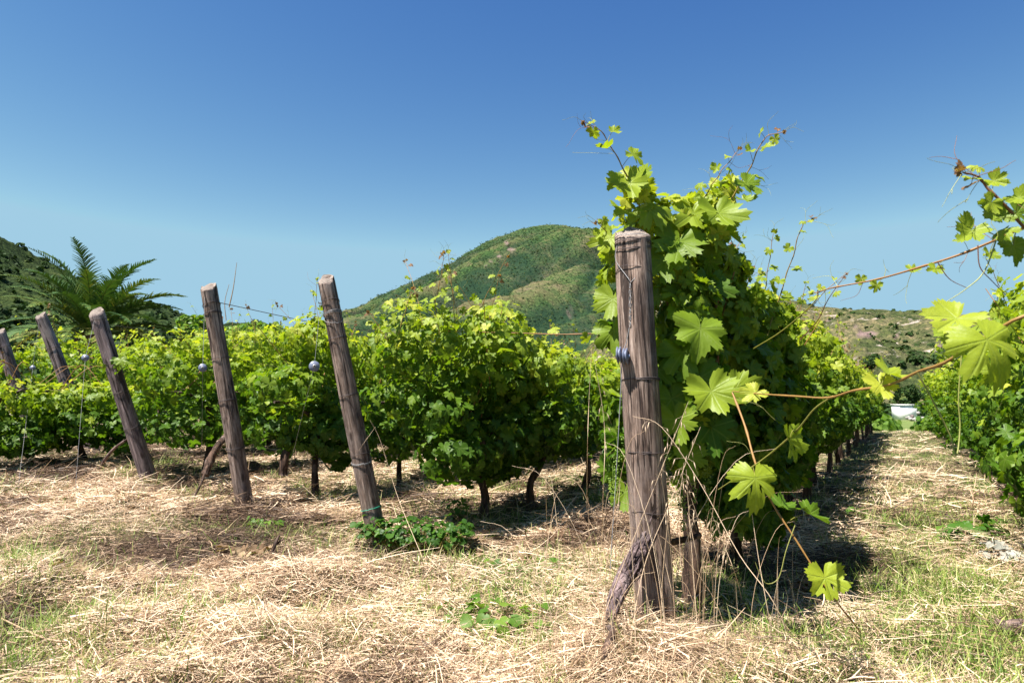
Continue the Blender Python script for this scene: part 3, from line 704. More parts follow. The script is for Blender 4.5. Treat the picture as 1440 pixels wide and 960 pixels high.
# the near one: chain links on the post, tensioner on its edge
def near_guy():
    r_ = PB['p1'][2]; root = empty('guy_wire', tuple(anchor_at(858, 800)), 'near guy wire with chain and twin wheels at the thick foreground post', 'guy wire', 'guy wires with round tensioners at the row ends')
    Yf = 2.90 - r_ - 0.006
    mb = MB()
    tube(mb, smooth_path([P(869, 372, Yf+.05), P(884, 392, Yf), P(886, 398, Yf)], 8), .0016, 5)
    tube(mb, smooth_path([P(913, 352, Yf+.06), P(898, 384, Yf), P(886, 398, Yf)], 8), .0016, 5)
    tube(mb, smooth_path([P(868, 345, Yf+.06), P(866, 366, Yf+.05), P(884, 392, Yf)], 8), .0016, 5)
    tube(mb, smooth_path([P(885, 460, Yf), P(881, 480, Yf), P(877, 492, Yf-.005)], 8), .0016, 5)
    tube(mb, smooth_path([P(875, 505, Yf-.005), P(868, 640, Yf-.03), P(858, 800, 2.72)], 10), .0016, 5)
    mb.build('cable', M_WIRE, root)
    ch = MB()
    for k in range(7):
        c = P(886, 402+k*9, Yf-0.002); th = np.linspace(0, 2*math.pi, 13); a = np.array([1, 0, 0]) if k % 2 else np.array([0.45, -.9, 0]); 
        rr = 0.0065 if k != 2 else 0.010
        tube(ch, c + np.cos(th)[:, None]*a*rr*0.55 + np.sin(th)[:, None]*np.array([0, 0, 1.0])*rr*1.6, .0016, 5, cap=False)
    ch.build('chain', M_WIRE, root)
    mb = MB(); wheel(mb, P(871, 499, Yf-.01), 0.034, (1, -0.35, 0.05), 0.008)
    wheel(mb, P(880, 501, Yf-.015), 0.034, (1, -0.35, 0.05), 0.008); tube(mb, [P(866, 499, Yf-.01), P(885, 502, Yf-.016)], 0.012, 10)
    mb.build('tensioner', M_PLASTIC, root)
near_guy()

# trellis wires ---------------------------------------------------------------
def trellis(s, t0, t1, z, label, start=None, r=0.0016, mat=M_RUST):
    pts = []
    for t in np.linspace(t0, t1, 14):
        q = st(s, t); pts.append((q[0], q[1], float(ground_smooth(*q))+z - 0.03*math.sin((t-t0)*1.3)**2))
    if start is not None: pts = [tuple(start)] + pts[1:]
    mb = MB(); tube(mb, smooth_path(pts, 60), r, 5)
    o = mb.build('trellis_wire', mat, origin=pts[0]); tag(o, label, 'wire', 'trellis wires along the vine rows')
trellis(-0.88, 3.0, 22, 1.62, 'top trellis wire in the row behind the thick foreground post', P(905, 352, 2.95))
trellis(-0.88, 3.0, 22, 1.05, 'middle trellis wire in the row behind the thick foreground post', P(905, 530, 2.93))
trellis(-2.85, 3.6, 14, 1.50, 'top trellis wire leaving the post with green ring', P(462, 436, 4.44))
trellis(-2.85, 3.6, 14, 1.34, 'second trellis wire leaving the post with green ring', P(466, 468, 4.45))
trellis(-4.5, 3.7, 16, 1.56, 'top trellis wire running right from the post with pale foot', P(297, 423, 5.25), 0.003)
trellis(-4.5, 3.7, 16, 1.10, 'middle trellis wire running right from the post with pale foot', P(310, 500, 5.3))
trellis(-6.6, 4.2, 16, 1.5, 'top trellis wire leaving the steeply leaning grey post', P(140, 455, 6.7))
trellis(-6.6, 4.2, 16, 1.0, 'middle trellis wire leaving the steeply leaning grey post', P(160, 520, 6.75))

# ------------------------------------------------------------------ VINE 1 (foreground)
def vine_one():
    base = P(968, 790, 3.22); base[2] = gz(base[0], base[1])
    root = empty('grape_vine', tuple(base), 'big vine bushing up beside and above the thick foreground post', 'grapevine', 'grapevines of the row behind the thick post')
    top = P(975, 650, 3.25)
    trunk_mesh(base, top, 0.035, 5, 0.02, (P(1010, 600, 3.5), P(930, 600, 3.15))).build('trunk', M_BARK, root)
    bl = [(1060,440,3.7,30),(1085,450,3.9,30),(1095,500,4.0,34),(1110,560,4.2,34),(1100,640,4.2,34),(893,262,3.05,20),(905,300,3.15,30),(950,318,3.2,40),(995,310,3.4,36),(1020,268,3.4,17),(985,345,3.2,42),(935,375,3.15,40),(1000,390,3.4,48),(960,430,3.15,48),(1015,450,3.4,52),(965,500,3.15,50),(1035,515,3.55,55),(1070,560,3.9,52),(965,565,3.15,48),(1035,600,3.5,56),(975,625,3.2,42),(1045,665,3.6,50),(1080,640,3.9,50),(1010,700,3.4,38),(1065,470,3.8,38),(1075,730,3.9,30),
          (858,420,3.3,17),(866,345,3.2,15),(862,380,3.25,13),(860,470,3.3,15),(870,570,3.3,18),(868,650,3.2,20),(866,610,3.3,14)]
    B = []
    for (px, py, Y, rp) in bl:
        c = P(px, py, Y); r = rp/F*Y; B.append((*c, r, max(r*1.25, 0.09), r))
    lm, sm = MB(), MB()
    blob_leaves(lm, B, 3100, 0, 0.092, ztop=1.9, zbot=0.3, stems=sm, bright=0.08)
    S = lambda *a, **k: shoot(lm, sm, *a, **k)
    S([P(912, 330, 3.1), P(893, 270, 3.0), P(868, 222, 2.95), P(845, 185, 2.9), P(822, 172, 2.88)], 0.004, 9, 0.13, 0.022, t0=0.62)
    tendril(sm, P(862, 216, 2.94), np.array([-1, 0, 0.02]), 0.18, tint=1.0, curl=0.15)
    tendril(sm, P(838, 178, 2.9), np.array([-0.5, 0, 1.0]), 0.07, tint=0.9, curl=0.4)
    S([P(1000, 330, 3.3), P(1025, 285, 3.25), P(1055, 235, 3.2), P(1075, 195, 3.15), P(1100, 186, 3.12)], 0.004, 9, 0.11, 0.022, t0=0.6)
    tendril(sm, P(1050, 255, 3.2), np.array([1, 0, -0.25]), 0.15, tint=1.0, curl=0.5)
    tendril(sm, P(1052, 233, 3.2), np.array([1, 0, -0.45]), 0.12, tint=0.1, curl=0.5)
    S([P(970, 310, 3.2), P(995, 270, 3.15), P(1015, 240, 3.1), P(1040, 210, 3.1)], 0.003, 8, 0.075, 0.018, t0=0.65)
    S([P(1010, 420, 3.3), P(1018, 360, 3.25), P(1030, 345, 3.25)], 0.003, 5, 0.05, 0.018)
    S([P(880, 370, 3.2), P(862, 340, 3.15), P(846, 318, 3.1), P(840, 312, 3.1)], 0.003, 5, 0.09, 0.02, t0=0.7)
    S([P(1070, 500, 3.6), P(1095, 420, 3.6), P(1115, 360, 3.55), P(1128, 318, 3.5), P(1145, 308, 3.5)], 0.0035, 9, 0.07, 0.02, t0=0.65)
    S([P(1040, 440, 3.6), P(1050, 400, 3.6), P(1060, 378, 3.6)], 0.003, 5, 0.05, 0.018)
    S([P(1080, 460, 3.9), P(1130, 440, 3.9), P(1165, 405, 3.8), P(1190, 385, 3.8)], 0.003, 6, 0.05, 0.016)
    # individually placed big leaves facing the camera (pixel, depth, size px, tilt)
    for (px, py, Y, spx, nx, nz, tx, tz, tt) in [
        (985,462,2.92,72,.15,.5,-.2,-1,.62),(960,495,2.95,62,-.2,.5,.3,-1,.55),(1010,300,3.05,66,.1,.7,.2,-1,.72),(885,258,2.95,52,-.3,.5,.3,-1,.80),
        (955,340,3.0,72,0,.6,-.3,-1,.60),(935,365,2.98,60,-.3,.3,.1,-1,.58),(915,295,3.0,58,-.1,.8,-.4,-1,.72),(975,300,3.05,60,.1,.6,0,-1,.75),
        (1050,258,3.15,40,.2,.6,.6,-.6,.6),(945,560,2.95,66,-.2,.2,.2,-1,.5),(925,520,2.95,50,-.2,.3,-.2,-1,.5),(862,420,3.1,52,-.4,.4,-.1,-1,.72),
        (858,335,3.1,48,-.3,.5,-.5,-1,.85),(862,465,3.1,50,-.3,.4,.2,-1,.62),(880,690,3.05,44,-.2,.4,0,-1,.6),(950,590,2.9,56,.1,.4,.2,-1,.66),
        (1000,550,2.75,74,-.1,.5,.2,-.8,.74),(1035,545,2.8,56,.2,.6,.7,-.5,.76),(970,640,2.95,50,.3,.2,.1,-1,.6),(985,530,2.95,60,0,.3,.3,-1,.45),(1000,600,3.0,64,.2,.2,.1,-1,.35),(960,420,3.02,60,.1,.4,.2,-1,.5),(1000,400,3.05,56,.3,.4,.1,-1,.4)]:
        c = P(px, py, Y); place(lm, [TPL[0][random.randrange(7)]], c[None], np.array([[nx, -1, nz]]), np.array([[tx, -.2, tz]]), np.array([spx/F*Y*1.05]), np.array([tt]))
        tube(sm, smooth_path([c, c+np.array([-.02, .05, .03]), c+np.array([.01, .12, .0])], 8), 0.0013, 5, 0.6, cap=False)
    # inner canes
    for k in range(16):
        a = P(random.uniform(930, 1050), random.uniform(560, 680), 3.3); b = P(random.uniform(900, 1040), random.uniform(300, 430), 3.2)
        tube(sm, smooth_path([a, (a+b)/2+rng.normal(0, .05, 3), b], 10), [.005, .003], 5, 0.3, cap=False)
    lm.build('foliage', M_LEAF, root); sm.build('shoots', M_STEM, root)
    # young grape bunches
    for (px, py, Y, h) in [(958,640,2.98,75),(975,668,3.0,75),(938,655,3.0,60),(995,690,3.05,70),(1003,735,3.1,50),(868,655,3.08,50),(862,690,3.05,40),(960,720,3.0,50),(880,630,3.1,40)]:
        mb = MB(); H = h/F*Y; nb = 90
        u = rng.random(nb); wd = 0.026*(1-u*0.6)
        a = rng.random(nb)*2*math.pi; c = P(px, py-h/2, Y)
        pos = c + np.stack([np.cos(a)*wd*rng.random(nb)**.5, np.sin(a)*wd*rng.random(nb)**.5, -u*H], -1)
        ico = np.array([(0,0,1),(.89,0,.45),(.28,.85,.45),(-.72,.53,.45),(-.72,-.53,.45),(.28,-.85,.45),(.72,.53,-.45),(-.28,.85,-.45),(-.89,0,-.45),(-.28,-.85,-.45),(.72,-.53,-.45),(0,0,-1)])
        fi = np.array([(0,1,2),(0,2,3),(0,3,4),(0,4,5),(0,5,1),(1,6,2),(2,7,3),(3,8,4),(4,9,5),(5,10,1),(2,6,7),(3,7,8),(4,8,9),(5,9,10),(1,10,6),(6,11,7),(7,11,8),(8,11,9),(9,11,10),(10,11,6)])
        for p_ in pos: mb.add(p_+ico*rng.uniform(.0025, .0045), fi, rng.random())
        tube(mb, smooth_path([c+np.array([0, .01, .05]), c, c-np.array([0, 0, H])], 8), .0012, 4, 0.6, cap=False)
        mb.build('grape_bunch', M_BERRY, root)
    return root
vine_one()

# ------------------------------------------------------------------ rows
def row(s, ts, where, group, **kw):
    for i, t in enumerate(ts):
        q = st(s, t); dist = math.hypot(*q); lv = 0 if dist < 4.4 else (1 if dist < 10 else 2)
        k2 = dict(kw)
        nl = k2.pop('nleaf', 1050)*1.45
        n_ = int(nl*(1.0 if dist < 8 else (0.85 if dist < 12 else 0.6)))
        sz = k2.pop('size', 0.084)*(1 if dist < 9 else (1.1 if dist < 14 else 1.3))
        vine(s+rng.normal(0, .03), t+rng.normal(0, .06), where(i), group, nleaf=n_, lv=lv, size=sz, shoots=k2.pop('shoots', 4), **k2)
g1 = 'grapevines of the row behind the thick post'
row(-0.86, np.arange(4.35, 27, 1.1), lambda i: f'grape vine {ORD[i+1]} from the front in the row behind the thick foreground post', g1, half=0.36, top=1.56, bot=0.55, bright=.10, shoots=6)  # bright puts sunlight on this row's face into the leaf tint
g0 = 'grapevines of the row right of the path'
g0v = 'grapevines of the row right of the path'
for i_, t_ in enumerate((4.6, 5.5, 6.4, 7.4)):
    vine(1.32, t_, f'{["nearest", "second nearest", "third nearest", "fourth nearest"][i_]} grapevine of the row right of the path', g0v, half=.60, top=(1.55, 1.68, 1.88, 1.82)[i_], bot=.12, span=1.2, nleaf=2700, lv=1, size=.088, shoots=6, blobs_n=34, bright=.03)
for t_, w_ in ((2.3, 'first'), (3.4, 'second')):
    vine(1.38, t_, f'{w_} grapevine of the right row just outside the picture whose canes reach over the path', g0v, half=.45, top=1.6, bot=.2, nleaf=1300, lv=1, size=.09, shoots=2)
row(1.32, np.arange(8.5, 27, 1.1), lambda i: f'grape vine {ORD[i+4]} from the picture edge in the row right of the path', g0, half=0.56, top=1.70, bot=0.22, nleaf=1300, bright=.04)
g2 = 'grapevines of the row behind the post with green ring'
vine(-2.78, 4.48, 'bushy vine with dark trunk right of the post with green ring', g2, half=0.43, top=1.60, bot=0.36, span=1.05, nleaf=2300, lv=1, size=0.08, shoots=7, blobs_n=26, bright=0.03, trunk_top=0.6, extra=[(*P(a_, b_, 4.95), .24, .3, .2) for a_, b_ in ((572, 458), (600, 466), (555, 500), (625, 480), (590, 500), (560, 560))])
vine(-2.80, 5.30, 'dense shaded vine second from the post with green ring', g2, half=0.42, top=1.36, bot=0.40, span=1.15, nleaf=2100, lv=1, size=0.08, shoots=6, blobs_n=22, trunk_top=0.6)
row(-2.85, np.arange(6.5, 13, 1.1), lambda i: f'grape vine {ORD[i+2]} behind the post with green ring', g2, half=0.42, top=1.25)
g3 = 'grapevines of the row behind the post with pale foot'
row(-4.45, np.arange(4.45, 13.5, 1.1), lambda i: f'grape vine {ORD[i]} behind the post with pale worn foot', g3, half=0.42, top=1.48, bot=0.36, bright=0.05, nleaf=1050)
g4 = 'grapevines of the row behind the steeply leaning grey post'
row(-6.5, np.arange(4.9, 15, 1.1), lambda i: f'grape vine {ORD[i]} behind the steeply leaning grey post', g4, half=0.50, top=1.50, bot=0.36, bright=0.05, nleaf=1150)
g5 = 'grapevines of the row with the half hidden post'
vine(-8.5, 3.7, 'low vine leafing out before the leftmost post', g5, half=.55, top=.80, bot=.2, nleaf=1200, size=.09)
vine(-8.5, 4.7, 'low vine covering the middle of the half hidden post', g5, half=.5, top=.95, bot=.25, nleaf=1200, size=.09)
row(-8.5, np.arange(6.4, 14.5, 1.1), lambda i: f'grape vine {ORD[i]} behind the low pair in the row with the half hidden post', g5, half=0.6, top=1.50, bot=0.3, bright=0.05, nleaf=1150)
g6 = 'grapevines of the leftmost row in view'
row(-10.8, np.arange(5.9, 15, 1.1), lambda i: f'grape vine {ORD[i]} from the front in the row of the leftmost post', g6, half=0.6, top=1.7, bot=0.35, bright=0.05)
g7 = 'grapevines of the row just before the palm'
row(-13.2, np.arange(4.6, 16, 1.1), lambda i: f'grape vine {ORD[i]} from the left in the farthest row before the palm', g7, half=0.6, top=1.55, bot=0.5, bright=0.05)

# ------------------------------------------------------------------ foreground canes
def cane(label, build, group='long vine canes reaching over the path'):
    lm, sm = MB(), MB(); build(lm, sm)
    o = empty('vine_cane', tuple(np.concatenate(sm.v)[0]), label, 'vine cane', group)
    sm.build('stem', M_STEM, o); lm.build('leaves', M_LEAF, o)
def big(lm, px, py, Y, spx, nrm, tip, tt, sm=None, stem_to=None):
    c = P(px, py, Y); place(lm, [TPLH[random.randrange(4)] if spx > 54 else TPL[0][random.randrange(7)]], c[None], np.array([nrm], float), np.array([tip], float), np.array([spx/F*Y]), np.array([tt]))
    if sm is not None and stem_to is not None:
        e = P(*stem_to); tube(sm, smooth_path([e, (c+e)/2+np.array([0, 0, .008]), c], 8), .0013, 5, 0.6, cap=False)
def b1(lm, sm):
    shoot(lm, sm, [P(2050, 330, 1.62), P(1700, 262, 1.7), P(1470, 312, 1.75), P(1400, 338, 1.85), P(1320, 368, 1.95), P(1235, 392, 2.1), P(1170, 405, 2.2), P(1145, 412, 2.25)], 0.0050, 9, 0.06, 0.022, t0=0.6, t1=0.9, red_tip=False, tend=0.55, pts_n=70, stem_t=(0.35, 0.3), start=0.40)
    tube(sm, smooth_path([P(1150, 408, 2.24), P(1145, 425, 2.3), P(1100, 465, 2.5), P(1060, 490, 2.8)], 14), [.002, .0025], 5, 0.6, cap=False)
    tube(sm, smooth_path([P(1190, 385, 2.2), P(1165, 420, 2.25), P(1150, 450, 2.3), P(1125, 478, 2.4)], 14), [.001, .002], 5, 0.1, cap=False)
cane('long reddish cane stretching across the sky from the right edge', b1)
def b2(lm, sm):
    shoot(lm, sm, [P(2050, 420, 1.6), P(1700, 400, 1.6), P(1500, 350, 1.6), P(1440, 318, 1.6), P(1400, 275, 1.6), P(1375, 250, 1.6), P(1355, 242, 1.58)], 0.0052, 8, 0.085, 0.022, t0=0.6, t1=0.95, tend=0.5, stem_t=(0.25, 0.05), start=.45, pts_n=60)
    tendril(sm, P(1352, 245, 1.58), np.array([-.6, 0, -.9]), .09, tint=1.0, curl=.2); tendril(sm, P(1368, 250, 1.58), np.array([1, 0, .35]), .13, tint=.2, curl=.4)
    big(lm, 1365, 325, 1.6, 46, (-.2, -1, .5), (-.6, 0, -.7), .78, sm, (1402, 332, 1.62)); big(lm, 1425, 345, 1.65, 46, (.1, -1, .3), (.1, 0, -1), .6, sm, (1430, 325, 1.65))
    big(lm, 1430, 300, 1.65, 60, (.1, -1, .3), (.5, 0, -.6), .55); big(lm, 1398, 300, 1.62, 46, (-.1, -1, .6), (-.2, 0, -1), .66)
    tube(sm, smooth_path([P(1405, 325, 1.65), P(1385, 380, 1.65), P(1360, 405, 1.65), P(1330, 425, 1.65)], 16), [.002, .0008], 5, .9, cap=False)
    tube(sm, smooth_path([P(1375, 345, 1.65), P(1378, 375, 1.65), P(1395, 395, 1.65), P(1415, 415, 1.66)], 16), [.0015, .0008], 5, .05, cap=False)
    tube(sm, smooth_path([P(1318, 368, 1.9), P(1335, 392, 1.9), P(1360, 405, 1.9)], 12), [.0015, .0008], 5, .05, cap=False)
cane('dark red young cane rising at the right edge against the sky', b2)
def b3(lm, sm):
    tube(sm, smooth_path([P(2150, 420, 1.5), P(1750, 380, 1.4), P(1475, 435, 1.35), P(1400, 465, 1.4), P(1330, 509, 1.5), P(1292, 522, 1.6), P(1250, 541, 1.7), P(1200, 549, 1.8), P(1165, 559, 1.9), P(1120, 557, 2.0), P(1060, 553, 2.3), P(1030, 550, 2.6)], 50), nodes(.0042, .002, 9), 7, 0.4, cap=False)
    big(lm, 1388, 478, 1.3, 96, (-.05, -1, .35), (.35, -.3, -.9), .84, sm, (1405, 463, 1.38)); big(lm, 1345, 448, 1.38, 78, (-.3, -.7, .9), (-.9, -.3, -.35), .88, sm, (1392, 468, 1.4))
    big(lm, 1345, 470, 1.42, 60, (-.3, -.5, 1), (-.8, -.3, -.5), .7, sm, (1370, 482, 1.44))
    big(lm, 1250, 525, 1.7, 52, (.3, -.5, .9), (.7, .2, .5), .85, sm, (1240, 540, 1.7)); big(lm, 1238, 540, 1.72, 46, (0, -.6, .5), (.1, -.2, -1), .93, sm, (1240, 540, 1.72))
    big(lm, 1062, 552, 2.3, 34, (-.2, -.7, .6), (-.7, 0, -.7), .93, sm, (1075, 554, 2.2))
    big(lm, 1400, 520, 1.6, 44, (.1, -1, .2), (.2, 0, -1), .75)
    tube(sm, smooth_path([P(1290, 524, 1.6), P(1310, 560, 1.6), P(1335, 610, 1.6), P(1345, 640, 1.6), P(1350, 600, 1.62), P(1348, 560, 1.62), P(1352, 500, 1.62)], 30), [.002, .0013], 5, .75, cap=False)
    tendril(sm, P(1400, 520, 1.5), np.array([.3, 0, -1]), .1, tint=.9)
cane('thick orange cane crossing from the right edge with large pale leaves', b3)
def b4(lm, sm):
    tube(sm, smooth_path([P(1030, 552, 2.6), P(1048, 600, 2.5), P(1062, 650, 2.4), P(1085, 705, 2.35), P(1120, 760, 2.3), P(1165, 830, 2.25), P(1210, 888, 2.25)], 40), nodes(.004, .0022, 8), 7, 0.38, cap=False)
    tube(sm, smooth_path([P(1172, 556, 1.9), P(1145, 575, 2.0), P(1120, 605, 2.1), P(1080, 640, 2.3), P(1040, 668, 2.4), P(1010, 688, 2.5)], 30), [.002, .0025, .0012], 6, 0.65, cap=False)
    big(lm, 1062, 672, 2.3, 66, (-.05, -1, .35), (.0, -.2, -1), .80, sm, (1058, 655, 2.4)); big(lm, 1160, 812, 2.22, 60, (.0, -1, .5), (.1, -.2, -1), .86, sm, (1150, 800, 2.28))
    big(lm, 1110, 618, 2.1, 64, (.8, -.8, .2), (.1, 0, -1), .72, sm, (1118, 603, 2.1)); big(lm, 1138, 722, 2.4, 52, (.5, -.3, .9), (.8, .1, -.4), .45, sm, (1105, 735, 2.35))
    big(lm, 1100, 712, 2.45, 44, (.2, -.3, .9), (.5, .1, .3), .4)
    tendril(sm, P(1058, 640, 2.4), np.array([-.5, 0, .6]), .09, tint=.8); tendril(sm, P(1090, 590, 2.2), np.array([-.6, 0, .5]), .12, tint=.8)
    tube(sm, smooth_path([P(1118, 738, 2.3), P(1105, 775, 2.3), P(1095, 812, 2.3), P(1078, 820, 2.3), P(1068, 805, 2.3), P(1062, 790, 2.3)], 24), [.0017, .001], 5, .75, cap=False)
cane('drooping cane with holed pale leaves hanging beside the big vine', b4)
def b5(lm, sm):
    shoot(lm, sm, [P(890, 466, 4.6), P(800, 470, 4.7), P(720, 468, 4.8), P(650, 466, 4.9), P(625, 465, 5)], 0.005, 7, .09, .04, lv=1, t0=.85, t1=.93, red_tip=False, tend=.8, stem_t=(.2, .35))
cane('long orange cane lying level along the top of the shaded row', b5)
def b6(lm, sm):
    shoot(lm, sm, [P(618, 470, 4.7), P(612, 430, 4.7), P(620, 390, 4.7), P(624, 358, 4.7)], 0.004, 9, .085, .035, lv=1, t0=.8, t1=.9, red_tip=True, tend=.9)
    shoot(lm, sm, [P(560, 470, 4.7), P(572, 430, 4.7), P(580, 408, 4.7)], 0.004, 6, .08, .035, lv=1, t0=.8, t1=.9, red_tip=True, tend=.9)
    shoot(lm, sm, [P(545, 480, 4.7), P(530, 455, 4.7), P(520, 440, 4.7)], 0.003, 5, .07, .03, lv=1, t0=.85, t1=.9, red_tip=True, tend=.9)
cane('pale shoots standing above the bushy vine against the mountain', b6)

# ------------------------------------------------------------------ gnarled wood, sticks, props
def stick(name, pts, r, label, cat, mat=M_STICK, bump=0.35, sides=10, seed=1, group=None, fq=1.7, fl=9):
    mb = MB(); p = smooth_path(pts, 40); tube(mb, p, r, sides, .5, bump, seed, fq=fq, fl=fl)
    o = mb.build(name, mat, origin=p[0]); tag(o, label, cat, group); return o
mb = MB()
for (dx, dy, r_, e) in [(0, 0, .020, 0), (.022, .008, .013, .03), (-.020, .006, .013, -.03), (.008, -.016, .010, .045), (-.010, .016, .011, .06)]:
    p = smooth_path([P(914, 750+e*250, 2.80)+[dx*.5, dy, 0], P(897, 780, 2.755)+[dx, dy, 0], P(882, 808, 2.72)+[dx*1.1, dy, 0], P(868, 838, 2.68)+[dx*.9, dy, 0], P(858, 872, 2.63)+[dx*.5, dy, 0], P(850, 925, 2.6)+[dx*.3, dy, 0]], 60)
    tube(mb, p, [r_*.3, r_*1.3, r_*1.35, r_*1.2, r_*.8, r_*.45], 12, .5, 1.0, int(abs(dx)*1000), fq=3.4, fl=3)
for k in range(46):
    q = random.random(); a_ = P(914-q*50, 752+q*95, 2.765-.1*q)+rng.normal(0, .016, 3); L_ = random.uniform(.03, .09)*(1 if k % 3 else -1)
    tube(mb, [a_, a_+np.array([.42, 0, .9])*L_*.6+rng.normal(0, .004, 3), a_+np.array([.42, 0, .9])*L_+rng.normal(0, .008, 3)], [.004, .003, .0006], 5, .5)
o = mb.build('old_vine_stump', M_STUMP, origin=P(861, 895, 2.6)); tag(o, 'dark splintered old stake leaning against the foot of the thick post', 'stake')
stick('dead_branch', [P(846, 962, 2.35), P(852, 915, 2.4), P(862, 890, 2.46), P(856, 880, 2.5)], [.012, .013, .012, .008], 'dark dead branch standing in straw left of the thick post', 'branch', M_BARK, .5)
stick('dead_branch', [P(985, 752, 3.0), P(950, 760, 2.97), P(915, 762, 2.82)], [.012, .014, .02], 'gnarled branch wedged across the back of the thick post', 'branch', M_BARK, .5)
stick('arched_branch', [P(133, 682, 7.3), P(143, 655, 7.2), P(158, 633, 7.1), P(182, 615, 7.0)], [.022, .018, .015, .012], 'arched bare branch at the foot of the steeply leaning grey post', 'branch', M_STICK)
stick('dead_branch', [P(93, 697, 6.6), P(100, 680, 6.6), P(113, 655, 6.6)], [.02, .012, .006], 'short dead stick standing near the left edge of the picture', 'branch', M_BARK)
stick('dead_branch', [P(262, 716, 5.6), P(280, 685, 5.7), P(292, 655, 5.9)], [.007, .01, .012], 'thin stick leaning on the slanting trunk between two posts', 'branch', M_BARK)
stick('slanting_vine_trunk', [P(288, 668, 6.3), P(298, 642, 6.4), P(310, 622, 6.5), P(335, 600, 6.8)], [.04, .032, .03, .028], 'dark slanting vine trunk left of the post with pale foot', 'vine trunk', M_BARK, .5)
stick('slanting_vine_trunk', [P(398, 668, 5.9), P(402, 640, 5.9), P(410, 615, 6)], [.04, .034, .03], 'dark vine trunk between the post with pale foot and the one with green ring', 'vine trunk', M_BARK, .5)
stick('dead_branch', [P(378, 795, 4.0), P(386, 768, 4.0), P(393, 752, 4.0)], [.009, .011, .006], 'short broken stick standing in the straw left of the leafy weed', 'branch', M_BARK)
stick('dead_branch', [P(386, 790, 4.02), P(384, 770, 4.02), P(398, 758, 4.0)], [.007, .008, .005], 'shorter of two broken sticks left of the leafy weed', 'branch', M_BARK)
stick('pruned_log', [PG(1400, 888)+[0, 0, .03], PG(1425, 892)+[0, 0, .035], PG(1465, 893)+[0, 0, .03]], [.026, .03, .028], 'rough brown log end lying in grass at the right bottom corner', 'log', M_STICK, .7, 12, 6)
stick('pale_stick', [PG(1378, 858)+[0, 0, .05], PG(1420, 866)+[0, 0, .05], PG(1470, 878)+[0, 0, .05]], [.004, .006, .005], 'pale bare stick lying above the log end at lower right', 'stick', M_STRAW, .1, 7)
stick('pale_stick', [PG(2, 880)+[0, 0, .03], PG(60, 908)+[0, 0, .03], PG(100, 912)+[0, 0, .02], PG(125, 930)+[0, 0, .02]], [.003, .004, .003], 'bleached bent stick lying in the bottom left corner', 'stick', M_STRAW, .1, 7)
stick('pale_stick', [PG(85, 705)+[0, 0, .03], PG(125, 708)+[0, 0, .03], PG(165, 690)+[0, 0, .06]], [.006, .007, .004], 'bleached stick lying left of the steeply leaning post foot', 'stick', M_STRAW, .1, 7)
stick('pale_stick', [PG(1215, 846)+[0, 0, .02], PG(1240, 840)+[0, 0, .03], PG(1268, 837)+[0, 0, .02]], [.003, .004, .003], 'short brown stick lying on the green path beside the shadow', 'stick', M_STICK, .1, 7)
mb = MB(); tube(mb, smooth_path([P(322, 432, 6.0), P(328, 405, 6.0), P(333, 369, 6.0)], 10), [.006, .002], 5)
tube(mb, smooth_path([P(318, 450, 6.0), P(316, 425, 6.0), P(322, 400, 6.0)], 10), [.004, .002], 5)
o = mb.build('dry_cane', M_STRAW, origin=P(322, 450, 6.0)); tag(o, 'thin pale dry cane sticking up right of the post with pale foot', 'cane')

# tall dry oat stalks ----------------------------------------------------------
def oat(pts, label, spikes=14, r=.0012, droop=True, sp0=0.62):
    root = empty('dry_grass_stalk', tuple(pts[0]), label, 'grass stalk', 'tall dry grass stalks around the thick post')
    c = smooth_path(pts, 28); mb = MB(); tube(mb, c, [r*1.3, r*.5], 5, .8, cap=False); mb.build('stem', M_STRAW, root)
    if spikes:
        sm = MB(); n = len(c)
        for k in range(spikes):
            q = sp0+(1-sp0)*k/spikes; i = int(q*(n-1)); d = unit(rng.normal(0, 1, 3)*[1, .6, .3]+[0, 0, -.5])
            a = c[i]; b = a + d*rng.uniform(.015, .035); tube(sm, [a, b], .0004, 3, .8, cap=False)
            L = rng.uniform(.016, .026); e = b + unit(d*.4+np.array([0, 0, -1]))*L; m_ = (b+e)/2
            tube(sm, [b, b+(e-b)*.3, b+(e-b)*.65, e], [.0006, .0022, .0018, .0003], 5, .9, cap=False)
            tube(sm, [e, e+unit(d*.6+np.array([0, 0, -1]))*.025], .0003, 3, .6, cap=False)
        sm.build('spikelets', M_STRAW, root)
def OG(px, py, dz=0):
    p = PG(px, py); p[2] = gz(p[0], p[1])+dz; return p
